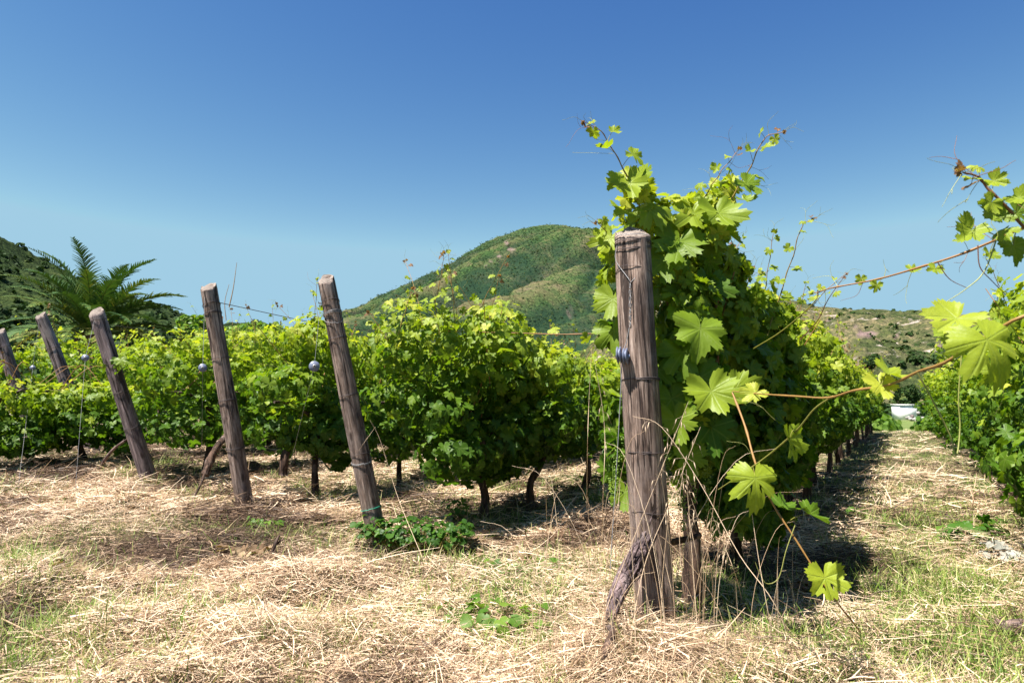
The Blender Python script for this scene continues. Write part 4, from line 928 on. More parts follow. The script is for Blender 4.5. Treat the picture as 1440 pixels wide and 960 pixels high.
oats = [([OG(820, 925), P(870, 810, 2.6), P(930, 660, 2.6), P(968, 565, 2.6)], 'dry stalk crossing the thick post up to the right from lower left', 16),
 ([OG(880, 930), P(905, 800, 2.55), P(945, 700, 2.6), P(985, 600, 2.65)], 'dry stalk crossing low over the thick post foot', 14),
 ([OG(845, 800), P(848, 700, 2.8), P(850, 600, 2.8), P(836, 505, 2.8)], 'tall upright stalk left of the thick post', 6),
 ([OG(825, 730), P(826, 640, 3.2), P(828, 570, 3.2), P(832, 490, 3.2)], 'farther upright stalk left of the thick post', 0),
 ([OG(862, 870), P(866, 760, 2.65), P(872, 680, 2.65)], 'short pale stalk beside the grey stump', 0),
 ([OG(975, 905), P(960, 820, 2.7), P(955, 720, 2.7), P(962, 650, 2.7)], 'upright stalk just right of the thick post', 12),
 ([OG(985, 890), P(982, 800, 2.7), P(970, 730, 2.7), P(965, 660, 2.7)], 'second upright stalk right of the thick post', 8),
 ([OG(1005, 885), P(1000, 800, 2.7), P(985, 740, 2.7), P(972, 700, 2.7)], 'slanting stalk under the young grape bunches', 6),
 ([OG(1045, 850), P(1035, 810, 2.8), P(1020, 770, 2.8), P(1000, 720, 2.8)], 'nodding oat stalk with spikelets over the shaded grass', 16),
 ([OG(1098, 965), P(1080, 860, 2.25), P(1066, 780, 2.3), P(1055, 705, 2.35)], 'bright straight stalk below the holed pale leaf', 0),
 ([OG(1135, 965), P(1090, 850, 2.25), P(1040, 780, 2.35), P(985, 680, 2.5), P(930, 600, 2.6), P(890, 585, 2.7)], 'long thin stalk arching from the post down to the bottom edge', 8),
 ([OG(950, 900), P(948, 850, 2.6), P(935, 790, 2.6), P(925, 750, 2.6)], 'short stalk against the foot of the thick post', 0),
 ([OG(790, 900), P(815, 850, 2.5), P(850, 800, 2.5), P(880, 740, 2.55)], 'low slanting stalk left of the grey stump', 0),
 ([OG(770, 760), P(768, 700, 3.9), P(768, 660, 3.9)], 'green brown stalk standing before the second dark trunk', 0),
 ([OG(600, 800), P(560, 700, 4.3), P(535, 620, 4.4), P(520, 590, 4.4)], 'straw leaning across the post with green ring', 0),
 ([OG(470, 690), P(500, 640, 4.6), P(528, 600, 4.5)], 'thin straw bent behind the post with green ring', 0)]
for a in oats: oat(a[0], a[1], a[2])
# wisps around the post foot: one tangled tuft
mb = MB(); n = 5200
cx = np.where(rng.random(n) < .6, rng.normal(.58, .15, n), rng.normal(.40, .12, n)); cy = rng.normal(2.55, .16, n)
az = rng.random(n)*2*math.pi; el = np.clip(rng.normal(.8, .4, n), .1, 1.5); L = .07+.25*rng.random(n)**2
d = np.stack([np.cos(az)*np.cos(el), np.sin(az)*np.cos(el), np.sin(el)], -1)
strips(mb, np.stack([cx, cy, ground(cx, cy)], -1), d, L, np.full(n, .0028), np.stack([np.cos(az)*L*.5, np.sin(az)*L*.5, -L*.6], -1), unit(np.stack([-np.sin(az), np.cos(az), 0*az], -1)), np.clip(rng.normal(.7, .25, n), 0, 1), seg=4)
tag(mb.build('straw_tuft', M_STRAW, smooth=False), 'tangled dry grass heaped round the foot of the thick post', 'straw', kind='stuff')

mb = MB()
for k in range(95):
    px_ = random.uniform(740, 1130) if k % 3 else random.uniform(820, 1000); b_ = OG(px_, random.uniform(830, 950)); hh = random.uniform(.15, .62)*(1.25 if abs(px_-930) < 90 else .8)
    ln = rng.normal(0, .22, 2)*hh; tube(mb, smooth_path([b_, b_+[ln[0]*.3, ln[1]*.3, hh*.55], b_+[ln[0], ln[1]*.7, hh], b_+[ln[0]*1.6, ln[1], hh*1.08]], 12), [.0013, .0004], 4, rng.uniform(.5, 1), cap=False)
tag(mb.build('dry_stalks', M_STRAW), 'loose thin dry stalks standing round the thick post', 'stalks', kind='stuff')
# weeds -------------------------------------------------------------------------
def round_leaf(seed):
    r_ = np.random.default_rng(seed); a = np.radians(np.linspace(-165, 165, 13)); rr = .5*(1-.12*np.cos(a*2))*(1+.04*r_.normal(0, 1, 13))
    xs = np.concatenate([[0], rr*np.sin(a)*.85]); ys = np.concatenate([[0], rr*np.cos(a)])+.3; ys[0] = 0
    z = .25*xs**2 - .25*ys**2 + .1*np.abs(xs); j = np.arange(12)
    return np.stack([xs, ys, z], -1), np.stack([0*j, 1+j, 2+j], -1), np.stack([xs, ys, z], -1)
RL = [round_leaf(k) for k in range(4)]
TPLW = RL + TPL[1]
def weed(px, py, rx, ry, h, n, size, label, mat=None, tl=(0.2, .8), name='leafy_weed', cat='weed', group=None, low=0.3):
    c = PG(px, py); c[2] = gz(c[0], c[1]); root = empty(name, tuple(c), label, cat, group)
    lm, sm = MB(), MB()
    for k in range(n):
        a = random.random()*2*math.pi; q = random.random()**.5
        x = c[0]+math.cos(a)*q*rx; y = c[1]+math.sin(a)*q*ry; z0 = gz(x, y); z = max(z0, c[2]-.02)+h*random.uniform(low, 1)
        p = np.array([x, y, z]); nor = unit(np.array([math.cos(a)*.3, math.sin(a)*.3-.25, 1])+rng.normal(0, .3, 3)); tip = np.array([math.cos(a), math.sin(a)-.3, -.1])+rng.normal(0, .4, 3)
        place(lm, TPLW, p[None], nor[None], tip[None], np.array([size*random.uniform(.6, 1.3)]), np.array([random.uniform(*tl)]))
        if k % 2 == 0: tube(sm, smooth_path([(c[0]+(x-c[0])*.4, c[1]+(y-c[1])*.4, z0-.01), (c[0]+(x-c[0])*.7, c[1]+(y-c[1])*.7, (z0+z)/2), p], 6), .0015, 4, .55, cap=False)
    lm.build('leaves', mat or M_WEED, root); sm.build('stems', M_STEM, root)
weed(585, 772, .40, .13, .17, 250, .052, 'sprawling leafy weed over a dark hollow right of the green ringed post foot', low=.35, tl=(0, .55))
weed(645, 735, .12, .06, .20, 40, .05, 'small leafy shoots at the foot of the first dark vine trunk')
weed(625, 872, .16, .12, .05, 14, .055, 'low broad leaves in straw at bottom centre left', tl=(.5, 1))
weed(700, 880, .22, .16, .07, 34, .06, 'larger patch of broad pale green leaves at bottom centre', tl=(.5, 1))
weed(765, 900, .10, .10, .05, 9, .06, 'few broad leaves right of the larger patch at bottom centre', tl=(.5, 1))
weed(370, 748, .12, .08, .06, 26, .05, 'small green weed right of the pale footed post', tl=(.5, 1))
weed(740, 800, .22, .08, .06, 34, .045, 'thin scatter of green leaves before the shaded grass', tl=(.4, .9))
weed(1370, 768, .22, .12, .16, 90, .07, 'low green plant at the foot of the right row')
weed(1205, 600+130, .1, .08, .06, 20, .05, 'small weed on the path edge beside the shaded grass')
weed(1420, 790, .16, .10, .14, 50, .06, 'grey white leaved plant at the right edge beside the green one', mat=simple_tint('silver_leaf', [(0, (.14, .15, .12)), (1, (.38, .37, .34))], .8, .1, .1), name='silver_weed')
weed(175, 625+20, .25, .12, .25, 90, .07, 'leafy sucker behind the arched branch', tl=(.3, .8))
def dead_leaves(px, py, rx, ry, n, label, h=.05, tl=(.2, 1)):
    c = PG(px, py); lm = MB()
    for k in range(n):
        a = random.random()*6.28; q = random.random()**.5; x = c[0]+math.cos(a)*q*rx; y = c[1]+math.sin(a)*q*ry
        place(lm, TPL[1], np.array([[x, y, gz(x, y)+random.uniform(.01, h)]]), unit(np.array([0, -.3, 1])+rng.normal(0, .45, 3))[None], rng.normal(0, 1, (1, 3)), np.array([random.uniform(.04, .085)]), np.array([random.uniform(*tl)]))
    o = lm.build('dead_leaf_litter', M_DEADLEAF, origin=(c[0], c[1], gz(c[0], c[1]))); tag(o, label, 'dead leaves', None, 'stuff')
dead_leaves(140, 808, .32, .13, 34, 'brown dead leaves heaped in the straw at lower left')
dead_leaves(345, 782, .16, .09, 36, 'orange dead leaves left of the broken sticks')
dead_leaves(1145, 833, .10, .05, 12, 'orange dead leaves on the shadow edge right of the drooping cane', tl=(.2, .6))
dead_leaves(1240, 762, .30, .12, 34, 'reddish dead leaves lying on the grassy path', .03, (.1, .6))
dead_leaves(700, 770, 1.0, .3, 60, 'scattered dead leaves in the shade of the bushy vine', .02, (0, .6))

# clods of earth
def rock(c, r, seed):
    r_ = np.random.default_rng(seed); n1, n2 = 9, 14; th = np.linspace(0, math.pi, n1); ph = np.linspace(0, 2*math.pi, n2, endpoint=False)
    T, Pp = np.meshgrid(th, ph, indexing='ij'); rr = r*(1+.35*(fbm(np.cos(Pp)*np.sin(T)*1.6+seed, np.cos(T)*1.6+np.sin(Pp)*np.sin(T)*1.3, seed, 3)*2-.9))
    v = np.stack([rr*np.sin(T)*np.cos(Pp), rr*np.sin(T)*np.sin(Pp), rr*np.cos(T)*.75], -1).reshape(-1, 3)+c
    i = np.arange(n1-1)[:, None]*n2; j = np.arange(n2)[None, :]; j2 = (j+1) % n2
    return v, np.stack([i+j, i+n2+j, i+n2+j2, i+j2], -1).reshape(-1, 4)
M_CLOD = simple_tint('dry_earth', [(0, (.05, .03, .022)), (1, (.14, .09, .065))], .95, .05, 0, 60, .7)
M_STONE = simple_tint('grey_stone', [(0, (.22, .21, .20)), (1, (.42, .40, .38))], .9, .1, 0, 12, .5)
for (px, py, r, lab) in [(787, 776, .025, 'brown clod of earth on the sunny edge of the shaded grass'), (357, 662, .06, 'round dark clod behind the post with pale foot'), (450, 722, .05, 'dark clod between the post with pale foot and the green ringed one')]:
    c = PG(px, py); c[2] = gz(c[0], c[1])+r*.4; mb = MB(); mb.add(*rock(np.zeros(3), r, int(px))); o = mb.build('earth_clod', M_CLOD); o.location = c; tag(o, lab, 'clod of earth')

# ------------------------------------------------------------------ PALM
def palm():
    c = P(128, 472, 20.0); g_ = gz(c[0], c[1]); root = empty('palm_tree', (c[0], c[1], g_), 'big feathery date palm behind the vines at left', 'palm tree')
    mb = MB(); tube(mb, smooth_path([(c[0], c[1], g_-.2), (c[0]+.05, c[1], g_+1), (c[0], c[1], c[2]+.1)], 30), [.42, .36, .40], 18, .5, .5, 3); mb.build('trunk', M_STICK, root)
    frs = []
    GA = 2.399
    for k in range(58):
        az = k*GA; el = R(82 - 1.45*k + random.uniform(-10, 10)); L = 2.6+random.uniform(-.3, .5)
        frs.append((az, el, L))
    for (az, el, L) in frs:
        mb = MB(); n = 26; u = np.linspace(0, 1, n); hd = np.array([math.cos(az), math.sin(az), 0])
        droop = R(58)*u**1.7; e = el - droop
        step = L/(n-1); xy = np.concatenate([[0], np.cumsum(np.cos(e[:-1])*step)]); zz = np.concatenate([[0], np.cumsum(np.sin(e[:-1])*step)])
        p = c + hd*xy[:, None] + np.array([0, 0, 1.0])*zz[:, None]
        tube(mb, p, [.022, .006], 5, .75, cap=False)
        T = unit(np.gradient(p, axis=0)); side = np.cross(hd, [0, 0, 1.0]); upv = np.cross(side, T)
        m = 40; q = np.linspace(.12, .995, m); bt = .15+.50*random.random()
        for sgn in (-1, 1):
            ii = q*(n-1); i0 = np.clip(ii.astype(int), 0, n-2); fr = (ii-i0)[:, None]
            pp = p[i0]*(1-fr)+p[i0+1]*fr; tt = T[i0]; uu = upv[i0]
            ll = .54*np.sin(np.clip(q*1.02, 0, 1)*math.pi*.86+.25)*(L/2.8)
            dv = unit(tt*.85 + side*sgn*.75 + uu*.35 + rng.normal(0, .09, (m, 3)))
            wv = unit(np.cross(dv, uu)+uu*.3)
            strips(mb, pp, dv, ll, np.full(m, .05), np.stack([0*ll, 0*ll, -ll*.28], -1), wv, np.clip(np.full(m, bt)+rng.normal(0, .1, m)+.2*(el < .3), 0, 1), seg=2)
        mb.build('frond', M_PALM, root)
palm()

# ------------------------------------------------------------------ foliage trees / shrubs beyond
def bush(name, c, rad, label, cat, n=900, leaf=.12, mat=M_SCRUB, trunk_r=.08, group=None, tl=.5, lobes=7, hstem=None):
    c = np.array(c, float); g_ = float(ground_smooth(c[0], c[1])) if hstem is None else hstem
    root = empty(name, (c[0], c[1], g_), label, cat, group); rad = np.array(rad, float)
    B = [(*(c+rng.normal(0, .42, 3)*rad), *(rad*rng.uniform(.4, .62))) for k in range(lobes)]+[(*c, *(rad*.7))]
    B = np.array(B); wq = rng.integers(0, len(B), n); d = unit(rng.normal(0, 1, (n, 3))); pos = B[wq, :3]+d*B[wq, 3:]*(.7+.35*rng.random(n))[:, None]
    lm = MB(); nor = unit(d+rng.normal(0, .5, (n, 3))+[0, 0, .4]); place(lm, RL, pos, nor, rng.normal(0, 1, (n, 3)), leaf*rng.uniform(.6, 1.4, n), np.clip(rng.normal(tl, .2, n), 0, 1))
    lm.build('crown', mat, root)
    tm = MB(); tube(tm, smooth_path([(c[0], c[1], g_-.2*rad[2]), (c[0]+.05*rad[0], c[1], (g_+c[2])/2), tuple(c+[0, 0, rad[2]*.2])], 10), [trunk_r, trunk_r*.5], 8)
    for k in range(4):
        e = c+rng.normal(0, .4, 3)*rad; tube(tm, smooth_path([c-[0, 0, rad[2]*.4], (c+e)/2, e], 6), [trunk_r*.5, trunk_r*.15], 5)
    tm.build('trunk', M_BARK, root)
# shrubs rising behind the third row
for (px, py, Y, rp, ry, lab) in [(445, 472, 13, 24, 15, 'rounded green shrub rising behind the rows left of the mountain foot'), (375, 476, 14, 40, 20, 'wide yellowish shrub behind the vines right of the pale footed post'), (325, 478, 15, 36, 24, 'shrub behind the vines where the dark hill slope ends'), (270, 470, 15, 30, 20, 'shrub between the palm and the pale footed post'), (484, 486, 12, 25, 12, 'small shrub at the left foot of the mountain')]:
    bush('shrub', P(px, py, Y), (rp/F*Y, rp/F*Y, ry/F*Y), lab, 'shrub', 1500, .11, M_WEED, .04, 'shrubs beyond the vine rows', tl=.75)
# reeds: upright feathery strips
for (px, Y, lab) in [(355, 13.5, 'left clump of upright reeds above the vines'), (392, 13.5, 'right clump of upright reeds above the vines')]:
    c = P(px, 480, Y); g_ = gz(c[0], c[1]); root = empty('reed_clump', (c[0], c[1], g_), lab, 'reeds', 'reed clumps beyond the vines')
    mb = MB(); m = 700; x = c[0]+rng.normal(0, .35, m); y = c[1]+rng.normal(0, .35, m); z = g_+rng.uniform(.8, 1.9, m); az = rng.random(m)*6.28; el = rng.normal(1.1, .25, m); L = rng.uniform(.2, .5, m)
    d = np.stack([np.cos(az)*np.cos(el), np.sin(az)*np.cos(el), np.sin(el)], -1)
    strips(mb, np.stack([x, y, z], -1), d, L, np.full(m, .022), np.stack([np.cos(az)*L*.3, np.sin(az)*L*.3, -L*.25], -1), unit(np.stack([-np.sin(az), np.cos(az), 0*az], -1)), np.clip(rng.normal(.6, .2, m), 0, 1))
    mb.build('leaves', M_GRASS, root)
    mb = MB()
    for k in range(14):
        a = rng.normal(0, .3, 2); tube(mb, [(c[0]+a[0], c[1]+a[1], g_), (c[0]+a[0]*1.2, c[1]+a[1]*1.2, g_+rng.uniform(1.6, 2.2))], .012, 5, .6)
    mb.build('canes', M_STEM, root)

# ------------------------------------------------------------------ MOUNTAIN AND HILLS
def hill_mat(name, cols, scale, rock=0.6, ravine=False, bushy=1.0):
    m = MT(name); tc = m.n('ShaderNodeTexCoord').outputs['Object']; t = m.attr('tint').outputs['Fac']
    big_ = m.noise(tc, scale, 6, 0.62); fine = m.noise(tc, scale*9, 5, 0.7); vf = m.noise(tc, scale*22, 4, .75)
    c = m.ramp(m.math('ADD', m.math('MULTIPLY', big_, .62), m.math('MULTIPLY', fine, .38)), cols)
    sp = m.ramp(vf, [(0.42, (.28, .34, .32)), (.52, (1, 1, 1)), (.62, (1.5, 1.4, 1.15))])
    c = m.mix(bushy, c, sp, 'MULTIPLY')
    if ravine:
        sx = m.n('ShaderNodeSeparateXYZ'); m.l(m.attr('luv').outputs['Vector'], sx.inputs[0])
        c = m.mix(m.math('MULTIPLY', sx.outputs[0], .75), c, (.012, .030, .020))  # darker gully scrub, with the gully's shade put into the colour
        c = m.mix(m.math('MULTIPLY', sx.outputs[1], .6), c, (.15, .115, .062))
    c = m.mix(m.math('MULTIPLY', t, 1.0), c, (.21, .145, .135))
    if rock:
        rr = m.ramp(m.noise(m.scalev(tc, (1, 1, 3.0)), scale*3.2, 5, .65), [(rock, (0, 0, 0)), (rock+.05, (1, 1, 1))])
        c = m.mix(rr, c, (.36, .30, .26))
    return m.out(m.pbr(c, .95, .05, m.bump(m.math('ADD', fine, vf), .9, .35/scale*.1)))
QL = [(np.array([(-.5, 0, 0), (.1, -.45, .1), (.5, .1, 0), (0, .5, .1)], float), np.array([(0, 1, 2), (0, 2, 3)]), np.zeros((4, 3)))]
def mountain():
    cx, cy = (775-720)/F*1500, 1500.0
    pr = np.array([0, 50, 80, 105, 148, 242, 336, 445, 600, 800, 1000, 1300]); ph = np.array([367, 367, 360, 350, 336, 287, 226, 164, 95, 40, 0, -30])
    th = np.linspace(0, 2*math.pi, 720, endpoint=False); r = np.concatenate([[0], np.geomspace(12, 1300, 230)])
    T, Rr = np.meshgrid(th, r); h = np.interp(Rr, pr, ph)
    # smooth the profile joints
    h = (h + np.interp(Rr*1.05, pr, ph) + np.interp(Rr*.95, pr, ph))/3
    x = cx + Rr*np.cos(T); y = cy + Rr*np.sin(T)
    k = sstep(60, 260, Rr)
    wob = fbm(Rr*.006+3, T*0+5, 4, 3)*.6
    ex, ey = x-(cx+420), y-(cy+160); T2 = np.arctan2(ey, ex) + np.pi*2*(np.arctan2(ey, ex) < 0); R2 = np.hypot(ex, ey)
    k = k*(.25+.75*sstep(60, 330, R2))
    rv = np.abs(vnoise((T2+wob*.22)*9+8, R2*.0022, 12)-.5)*2; rv2 = np.abs(vnoise((T2+wob*.3)*26, R2*.006, 15)-.5)*2
    h = h - k*(38*(1-rv)**2.0 + 17*(1-rv2)**2) + k*20 + (fbm(x*.03, y*.03, 6, 5)-.45)*16*sstep(20, 200, Rr) + (fbm(x*.1, y*.1, 16, 3)-.45)*5
    v = np.stack([x, y, h], -1).reshape(-1, 3)
    n = len(th); i = np.arange(len(r)-1)[:, None]*n; j = np.arange(n)[None, :]; j2 = (j+1) % n
    # bare rock: the scar below the summit on the left, and the bottoms of a few ridges
    u_ = 720+F*x/y; v_ = 555-F*h/y
    rock = np.zeros_like(h)
    for (a, b, sa, sb, am) in [(712, 338, 4, 4, .9), (720, 348, 7, 3, .9), (701, 357, 6, 2.5, .7), (692, 364, 6, 3, .6), (684, 370, 5, 2.5, .5), (742, 403, 5, 3, .5), (805, 437, 14, 6, .55), (818, 430, 8, 5, .5)]:
        rock = np.maximum(rock, am*np.exp(-((u_-a)/sa)**2-((v_-b)/sb)**2)*(y < cy))
    rock = sstep(.3, .7, rock*(.1+1.9*fbm(x*.12, y*.12, 31, 4)))*.8
    brown = np.clip(sstep(.3, .0, 1-np.clip(rv*1.15, 0, 1))*.35, 0, 1)*k + .35*sstep(130, 30, Rr)
    rav = np.clip(1-rv*1.5, 0, 1)**.8*.8 + np.clip(1-rv2*1.8, 0, 1)*.6; rav = sstep(.30, .85, rav*(.35+1.3*fbm(x*.03, y*.03, 61, 4)))*k
    rdg = sstep(.45, .80, (rv*.55+rv2*.45)*(.35+1.3*fbm(x*.025, y*.025, 71, 4)))*k + .5*sstep(120, 20, Rr)
    uvm = np.stack([rav.ravel(), np.clip(rdg, 0, 1).ravel(), np.zeros(rav.size)], -1)
    mb = MB(); mb.add(v, np.stack([i+j, i+j2, i+n+j2, i+n+j], -1).reshape(-1, 4), np.clip(rock, 0, 1).ravel(), uvm)
    # shrubs over the near face, thicker in the gullies
    nq = 34000; tq = rng.uniform(math.pi*1.02, math.pi*1.98, nq); rq = 40+rng.random(nq)**.7*640
    ai = np.round(tq/(2*math.pi)*n).astype(int) % n; ri = np.clip(np.round(np.interp(rq, r, np.arange(len(r)))).astype(int), 0, len(r)-1)
    kq = (rng.random(nq) < .25+.75*sstep(60, 200, rq)) & (rng.random(nq) < .25+.75*rav[ri, ai]+.5*(fbm(x[ri, ai]*.02, y[ri, ai]*.02, 81, 3)-.4)) & (rock[ri, ai] < .3); ai, ri = ai[kq], ri[kq]; nq = len(ai)
    c_ = np.stack([x[ri, ai], y[ri, ai], h[ri, ai]], -1)+np.append(0, 0)[0]; c_[:, 0] += rng.normal(0, 4, nq); c_[:, 1] += rng.normal(0, 4, nq)
    sz = rng.uniform(.7, 2.0, nq); mm = 7; d = unit(rng.normal(0, 1, (nq, mm, 3))); d[:, :, 2] = np.abs(d[:, :, 2])
    pos = (c_[:, None, :]+d*sz[:, None, None]*.7).reshape(-1, 3); lm = MB()
    place(lm, QL, pos, unit(d.reshape(-1, 3)+rng.normal(0, .3, (nq*mm, 3))), rng.normal(0, 1, (nq*mm, 3)), np.repeat(sz, mm), np.repeat(np.clip(rng.normal(.45, .28, nq), 0, 1), mm))
    tag(lm.build('mountain_shrubs', M_MSHRUB), 'dense low shrubs growing over the mountain face', 'scrub', kind='stuff')
    mat = hill_mat('mountain_scrub', [(.36, (.022, .045, .020)), (.44, (.040, .080, .026)), (.50, (.058, .090, .032)), (.56, (.098, .104, .048)), (.64, (.135, .115, .073))], .012, 0, ravine=True, bushy=.95)
    tag(mb.build('mountain', mat), 'green rounded volcanic mountain with a small pink rock scar', kind='structure')
mountain()
def ridge(name, prof, d0, d1, d2, z0, mat, label, amp=1.0, seed=0, na=500, nd=170, px0=None, px1=None, terr=0.0, shape=1.0, rockf=None):
    pp = np.array(prof, float); px = np.linspace(px0, px1, na)
    ang = np.arctan((px-720)/F)
    py = np.interp(px, pp[:, 0], pp[:, 1]); py = np.convolve(np.pad(py, 6, 'edge'), np.ones(13)/13, 'valid')
    d = np.concatenate([np.linspace(d0, d1, nd), np.linspace(d1, d2, 40)[1:]])
    A, Dd = np.meshgrid(ang, d); PY = np.broadcast_to(py, A.shape)
    x = Dd*np.tan(A); y = Dd
    H = (555-PY)/F*d1 + CAM_Z
    u = np.clip((Dd-d0)/(d1-d0), 0, 1); S = u**shape
    back = np.clip((Dd-d1)/(d2-d1), 0, 1)
    z = z0 + (H-z0)*S*(1-back**2*.9)
    nz = (fbm(x/d1*9, y/d1*9, seed, 5)-.47)*amp*.09*d1 + (fbm(x/d1*50, y/d1*50, seed+9, 3)-.45)*amp*.008*d1
    z = z + nz*sstep(0, .25, u)*(1-.75*sstep(.75, 1, u))
    if terr:
        q = z/terr; z = terr*(np.floor(q)+sstep(.55, .95, q-np.floor(q)))*.6+z*.4
    v = np.stack([x, y, z], -1).reshape(-1, 3); n = na
    i = np.arange(len(d)-1)[:, None]*n; j = np.arange(n-1)[None, :]
    mb = MB(); tint = np.zeros(x.shape)
    if rockf is not None: tint = rockf(x, y, z)
    mb.add(v, np.stack([i+j, i+j+1, i+n+j+1, i+n+j], -1).reshape(-1, 4), tint.ravel())
    tag(mb.build(name, mat), label, kind='structure')
    def hz(xx, yy):       # height look-up on the grid
        a = np.interp(np.arctan(xx/yy), ang, np.arange(na)); b = np.interp(yy, d, np.arange(len(d)))
        return z[np.clip(np.round(b).astype(int), 0, len(d)-1), np.clip(np.round(a).astype(int), 0, na-1)]
    return hz
m_right = hill_mat('dry_hillside', [(.36, (.022, .038, .014)), (.46, (.05, .065, .024)), (.53, (.095, .095, .045)), (.61, (.18, .145, .085)), (.70, (.26, .21, .15))], .016, .61, bushy=.75)
def rf(x, y, z):
    u_ = 720+F*x/y; v_ = 555-F*(z-1)/y; r = 0*x
    for (a, b, sa, sb, am) in [(1222, 469, 16, 4, 1), (1205, 462, 8, 3, .8), (1200, 513, 22, 4, .9), (1165, 505, 25, 7, .7), (1325, 487, 12, 4, .7), (1170, 450, 8, 2, .8), (1262, 472, 6, 2, .7)]:
        r = np.maximum(r, am*np.exp(-((u_-a)/sa)**2-((v_-b)/sb)**2))
    return np.clip(sstep(.25, .6, r*(.5+fbm(x*.1, y*.1, 3, 3))), 0, 1)
HR = ridge('hillside', [(500, 520), (820, 500), (900, 420), (960, 400), (1040, 403), (1100, 419), (1170, 430), (1240, 442), (1320, 448), (1440, 452), (1700, 440)], 130, 700, 1000, -9.0, m_right, 'dry terraced hillside with pale rocks and dark bushes right of the mountain', 1.0, 5, px0=560, px1=1800, terr=3.5, shape=1.0, rockf=rf)
m_left = hill_mat('dark_hill', [(.36, (.012, .022, .010)), (.48, (.024, .042, .014)), (.58, (.05, .07, .022)), (.70, (.10, .095, .045))], .03, .70, bushy=.9)
HL = ridge('hill', [(-700, 200), (-300, 275), (0, 356), (40, 372), (80, 392), (170, 422), (270, 460), (340, 475), (470, 495), (600, 520)], 60, 380, 560, -2.0, m_left, 'dark scrubby hill slope falling from the left edge behind the palm', .9, 11, px0=-700, px1=600, na=420, shape=.9)

# scrub on the hills (uncountable) -------------------------------------------------
def scrub(name, hz, pxr, dr, n, size, label, mat=M_SCRUB, tl=.45, seed=0, thr=.42, nl=16, ls=1.0):
    px = rng.uniform(*pxr, n); dd = dr[0]*(dr[1]/dr[0])**rng.random(n); x = (px-720)/F*dd; y = dd
    k = fbm(x/dd.mean()*14, y/dd.mean()*14, seed, 3)+rng.normal(0, .05, n) > thr; x, y = x[k], y[k]; n = len(x)
    if 'valley' in name:
        pq = 720+F*x/y; kk = ~((pq > 1240) & (pq < 1305) & (y > 29) & (y < 136)); x, y = x[kk], y[kk]; n = len(x)
    z = hz(x, y); s = size*rng.uniform(.4, 1.5, n)
    m = nl; d = unit(rng.normal(0, 1, (n, m, 3))); d[:, :, 2] = np.abs(d[:, :, 2])
    pos = (np.stack([x, y, z], -1)[:, None, :] + d*s[:, None, None]*rng.uniform(.7, 1.1, (n, m, 1))*np.array([1, 1, .8])).reshape(-1, 3)
    lm = MB(); place(lm, RL, pos, unit(d.reshape(-1, 3)+rng.normal(0, .3, (n*m, 3))), rng.normal(0, 1, (n*m, 3)), np.repeat(s, m)*ls, np.repeat(np.clip(rng.normal(tl, .2, n), 0, 1), m))
    tag(lm.build(name, mat), label, 'scrub', kind='stuff')
scrub('hillside_scrub', HR, (980, 1460), (135, 690), 2600, 1.5, 'low dark scrub dotted over the dry hillside', seed=3)
scrub('hill_scrub', HL, (-60, 560), (70, 375), 5200, 1.0, 'dark scrub covering the left hill', tl=.3, seed=5, thr=.3)
def ground_hz(x, y): return ground_smooth(x, y)
scrub('valley_scrub', ground_hz, (1080, 1450), (30, 130), 1100, .7, 'green scrub and vines beyond the end of the path', M_WEED, .8, 8, .40, 70, .35)
scrub('field_greenery', ground_hz, (-100, 1180), (24, 60), 2600, .8, 'green growth filling the fields behind the vine rows', M_WEED, .75, 9, .30, 40, .4)
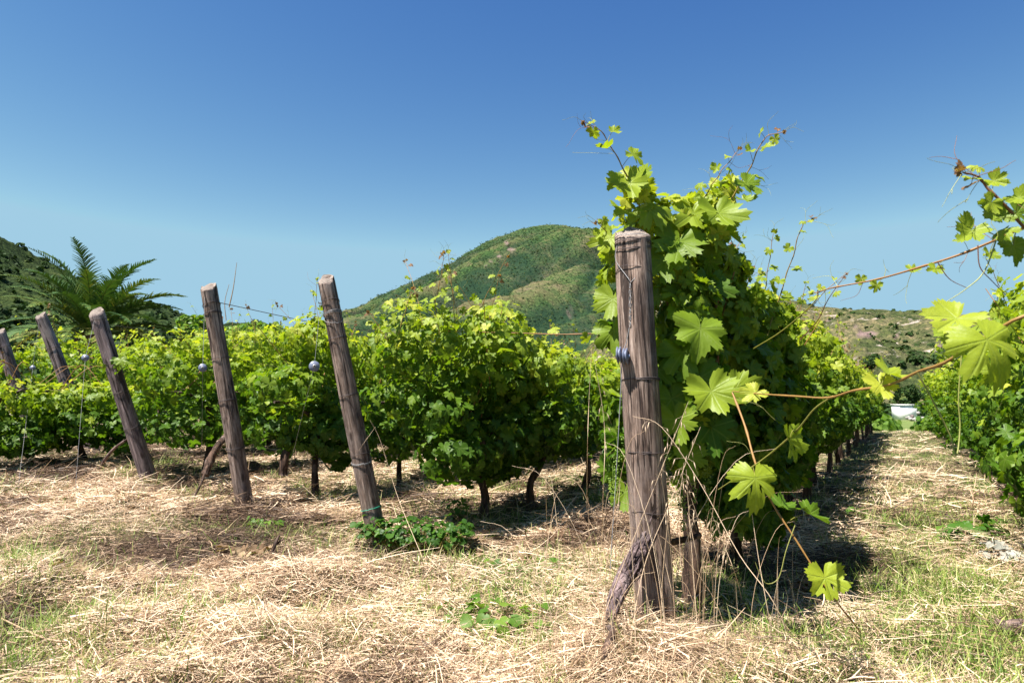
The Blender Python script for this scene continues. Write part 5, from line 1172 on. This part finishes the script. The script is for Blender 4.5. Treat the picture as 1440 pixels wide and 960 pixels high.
# trees one can tell apart on the hillside
for (px, py, Y, rp, ry, lab) in [(1225, 511, 210, 11, 10, 'round dark tree standing alone on the terraces'), (1262, 555, 150, 6, 10, 'left of the three dark upright trees'), (1280, 553, 150, 9, 11, 'middle and widest of the three dark upright trees'), (1299, 555, 150, 8, 10, 'right of the three dark upright trees'), (1238, 564, 148, 4, 5, 'small dark tree left of the three upright trees'), (1318, 508, 230, 10, 6, 'dark tree above the three upright trees at the right row'), (1290, 506, 240, 8, 5, 'smaller tree beside the dark one above the three upright trees'), (1228, 486, 330, 9, 4, 'flat dark tree higher on the slope above the round tree')]:
    c = P(px, py, Y); rr = rp/F*Y; bush('tree', c, (rr, rr, ry/F*Y), lab, 'tree', 1100, rr*.30, M_SCRUB, rr*.12, 'trees on the dry hillside', tl=.3, lobes=6, hstem=float(c[2]-ry/F*Y*1.4))
# white hut and stone heap
def hut():
    Y = 138; x0, x1 = P(1266, 590, Y)[0], P(1290, 590, Y)[0]; z0 = float(ground_smooth((x0+x1)/2, Y)); z1 = P(1266, 576, Y)[2]
    wd = x1-x0; cx = (x0+x1)/2; h = max(1.7, z1-z0)*1.45; root = empty('white_hut', (cx, Y, z0), 'small whitewashed hut at the far end of the path', 'hut')
    def box(mb, a, b):
        x_, X_, y_, Y_, z_, Z_ = a[0], b[0], a[1], b[1], a[2], b[2]
        v = [(x_,y_,z_),(X_,y_,z_),(X_,Y_,z_),(x_,Y_,z_),(x_,y_,Z_),(X_,y_,Z_),(X_,Y_,Z_),(x_,Y_,Z_)]
        mb.add(v, [(0,3,2,1),(4,5,6,7),(0,1,5,4),(1,2,6,5),(2,3,7,6),(3,0,4,7)])
    white = MT('whitewash'); tcw = white.n('ShaderNodeTexCoord').outputs['Object']; white = white.out(white.pbr(white.ramp(white.noise(tcw, 2, 4), [(.3, (.62, .61, .6)), (.6, (.8, .79, .78))]), .9, .1))
    mb = MB(); box(mb, (x0, Y, z0-.3), (x1, Y+3, z0+h)); mb.build('wall', white, root, smooth=False)
    mb = MB(); box(mb, (x0-.15, Y-.15, z0+h), (x1+.15, Y+3.15, z0+h+.14)); mb.build('roof', white, root, smooth=False)
    mb = MB(); box(mb, (x0+wd*.6, Y-.03, z0), (x0+wd*.8, Y-.003, z0+1.1)); mb.build('door', M_WOOD_GREY, root, smooth=False)
    mb = MB()
    for k in range(26):
        mb.add(*rock(np.array([cx-1.3+rng.uniform(-1.5, 1.7), Y-5+rng.normal(0, .5), z0+.1+abs(rng.normal(0, .4))]), rng.uniform(.25, .5), k), tint=rng.random())
    o = mb.build('stone_heap', M_STONE, origin=(cx-1, Y-4.5, z0)); tag(o, 'heap of pale grey stones in front of the white hut', 'stone heap')
hut()
print('objects', len(bpy.data.objects), 'faces', sum(len(m.polygons) for m in bpy.data.meshes))
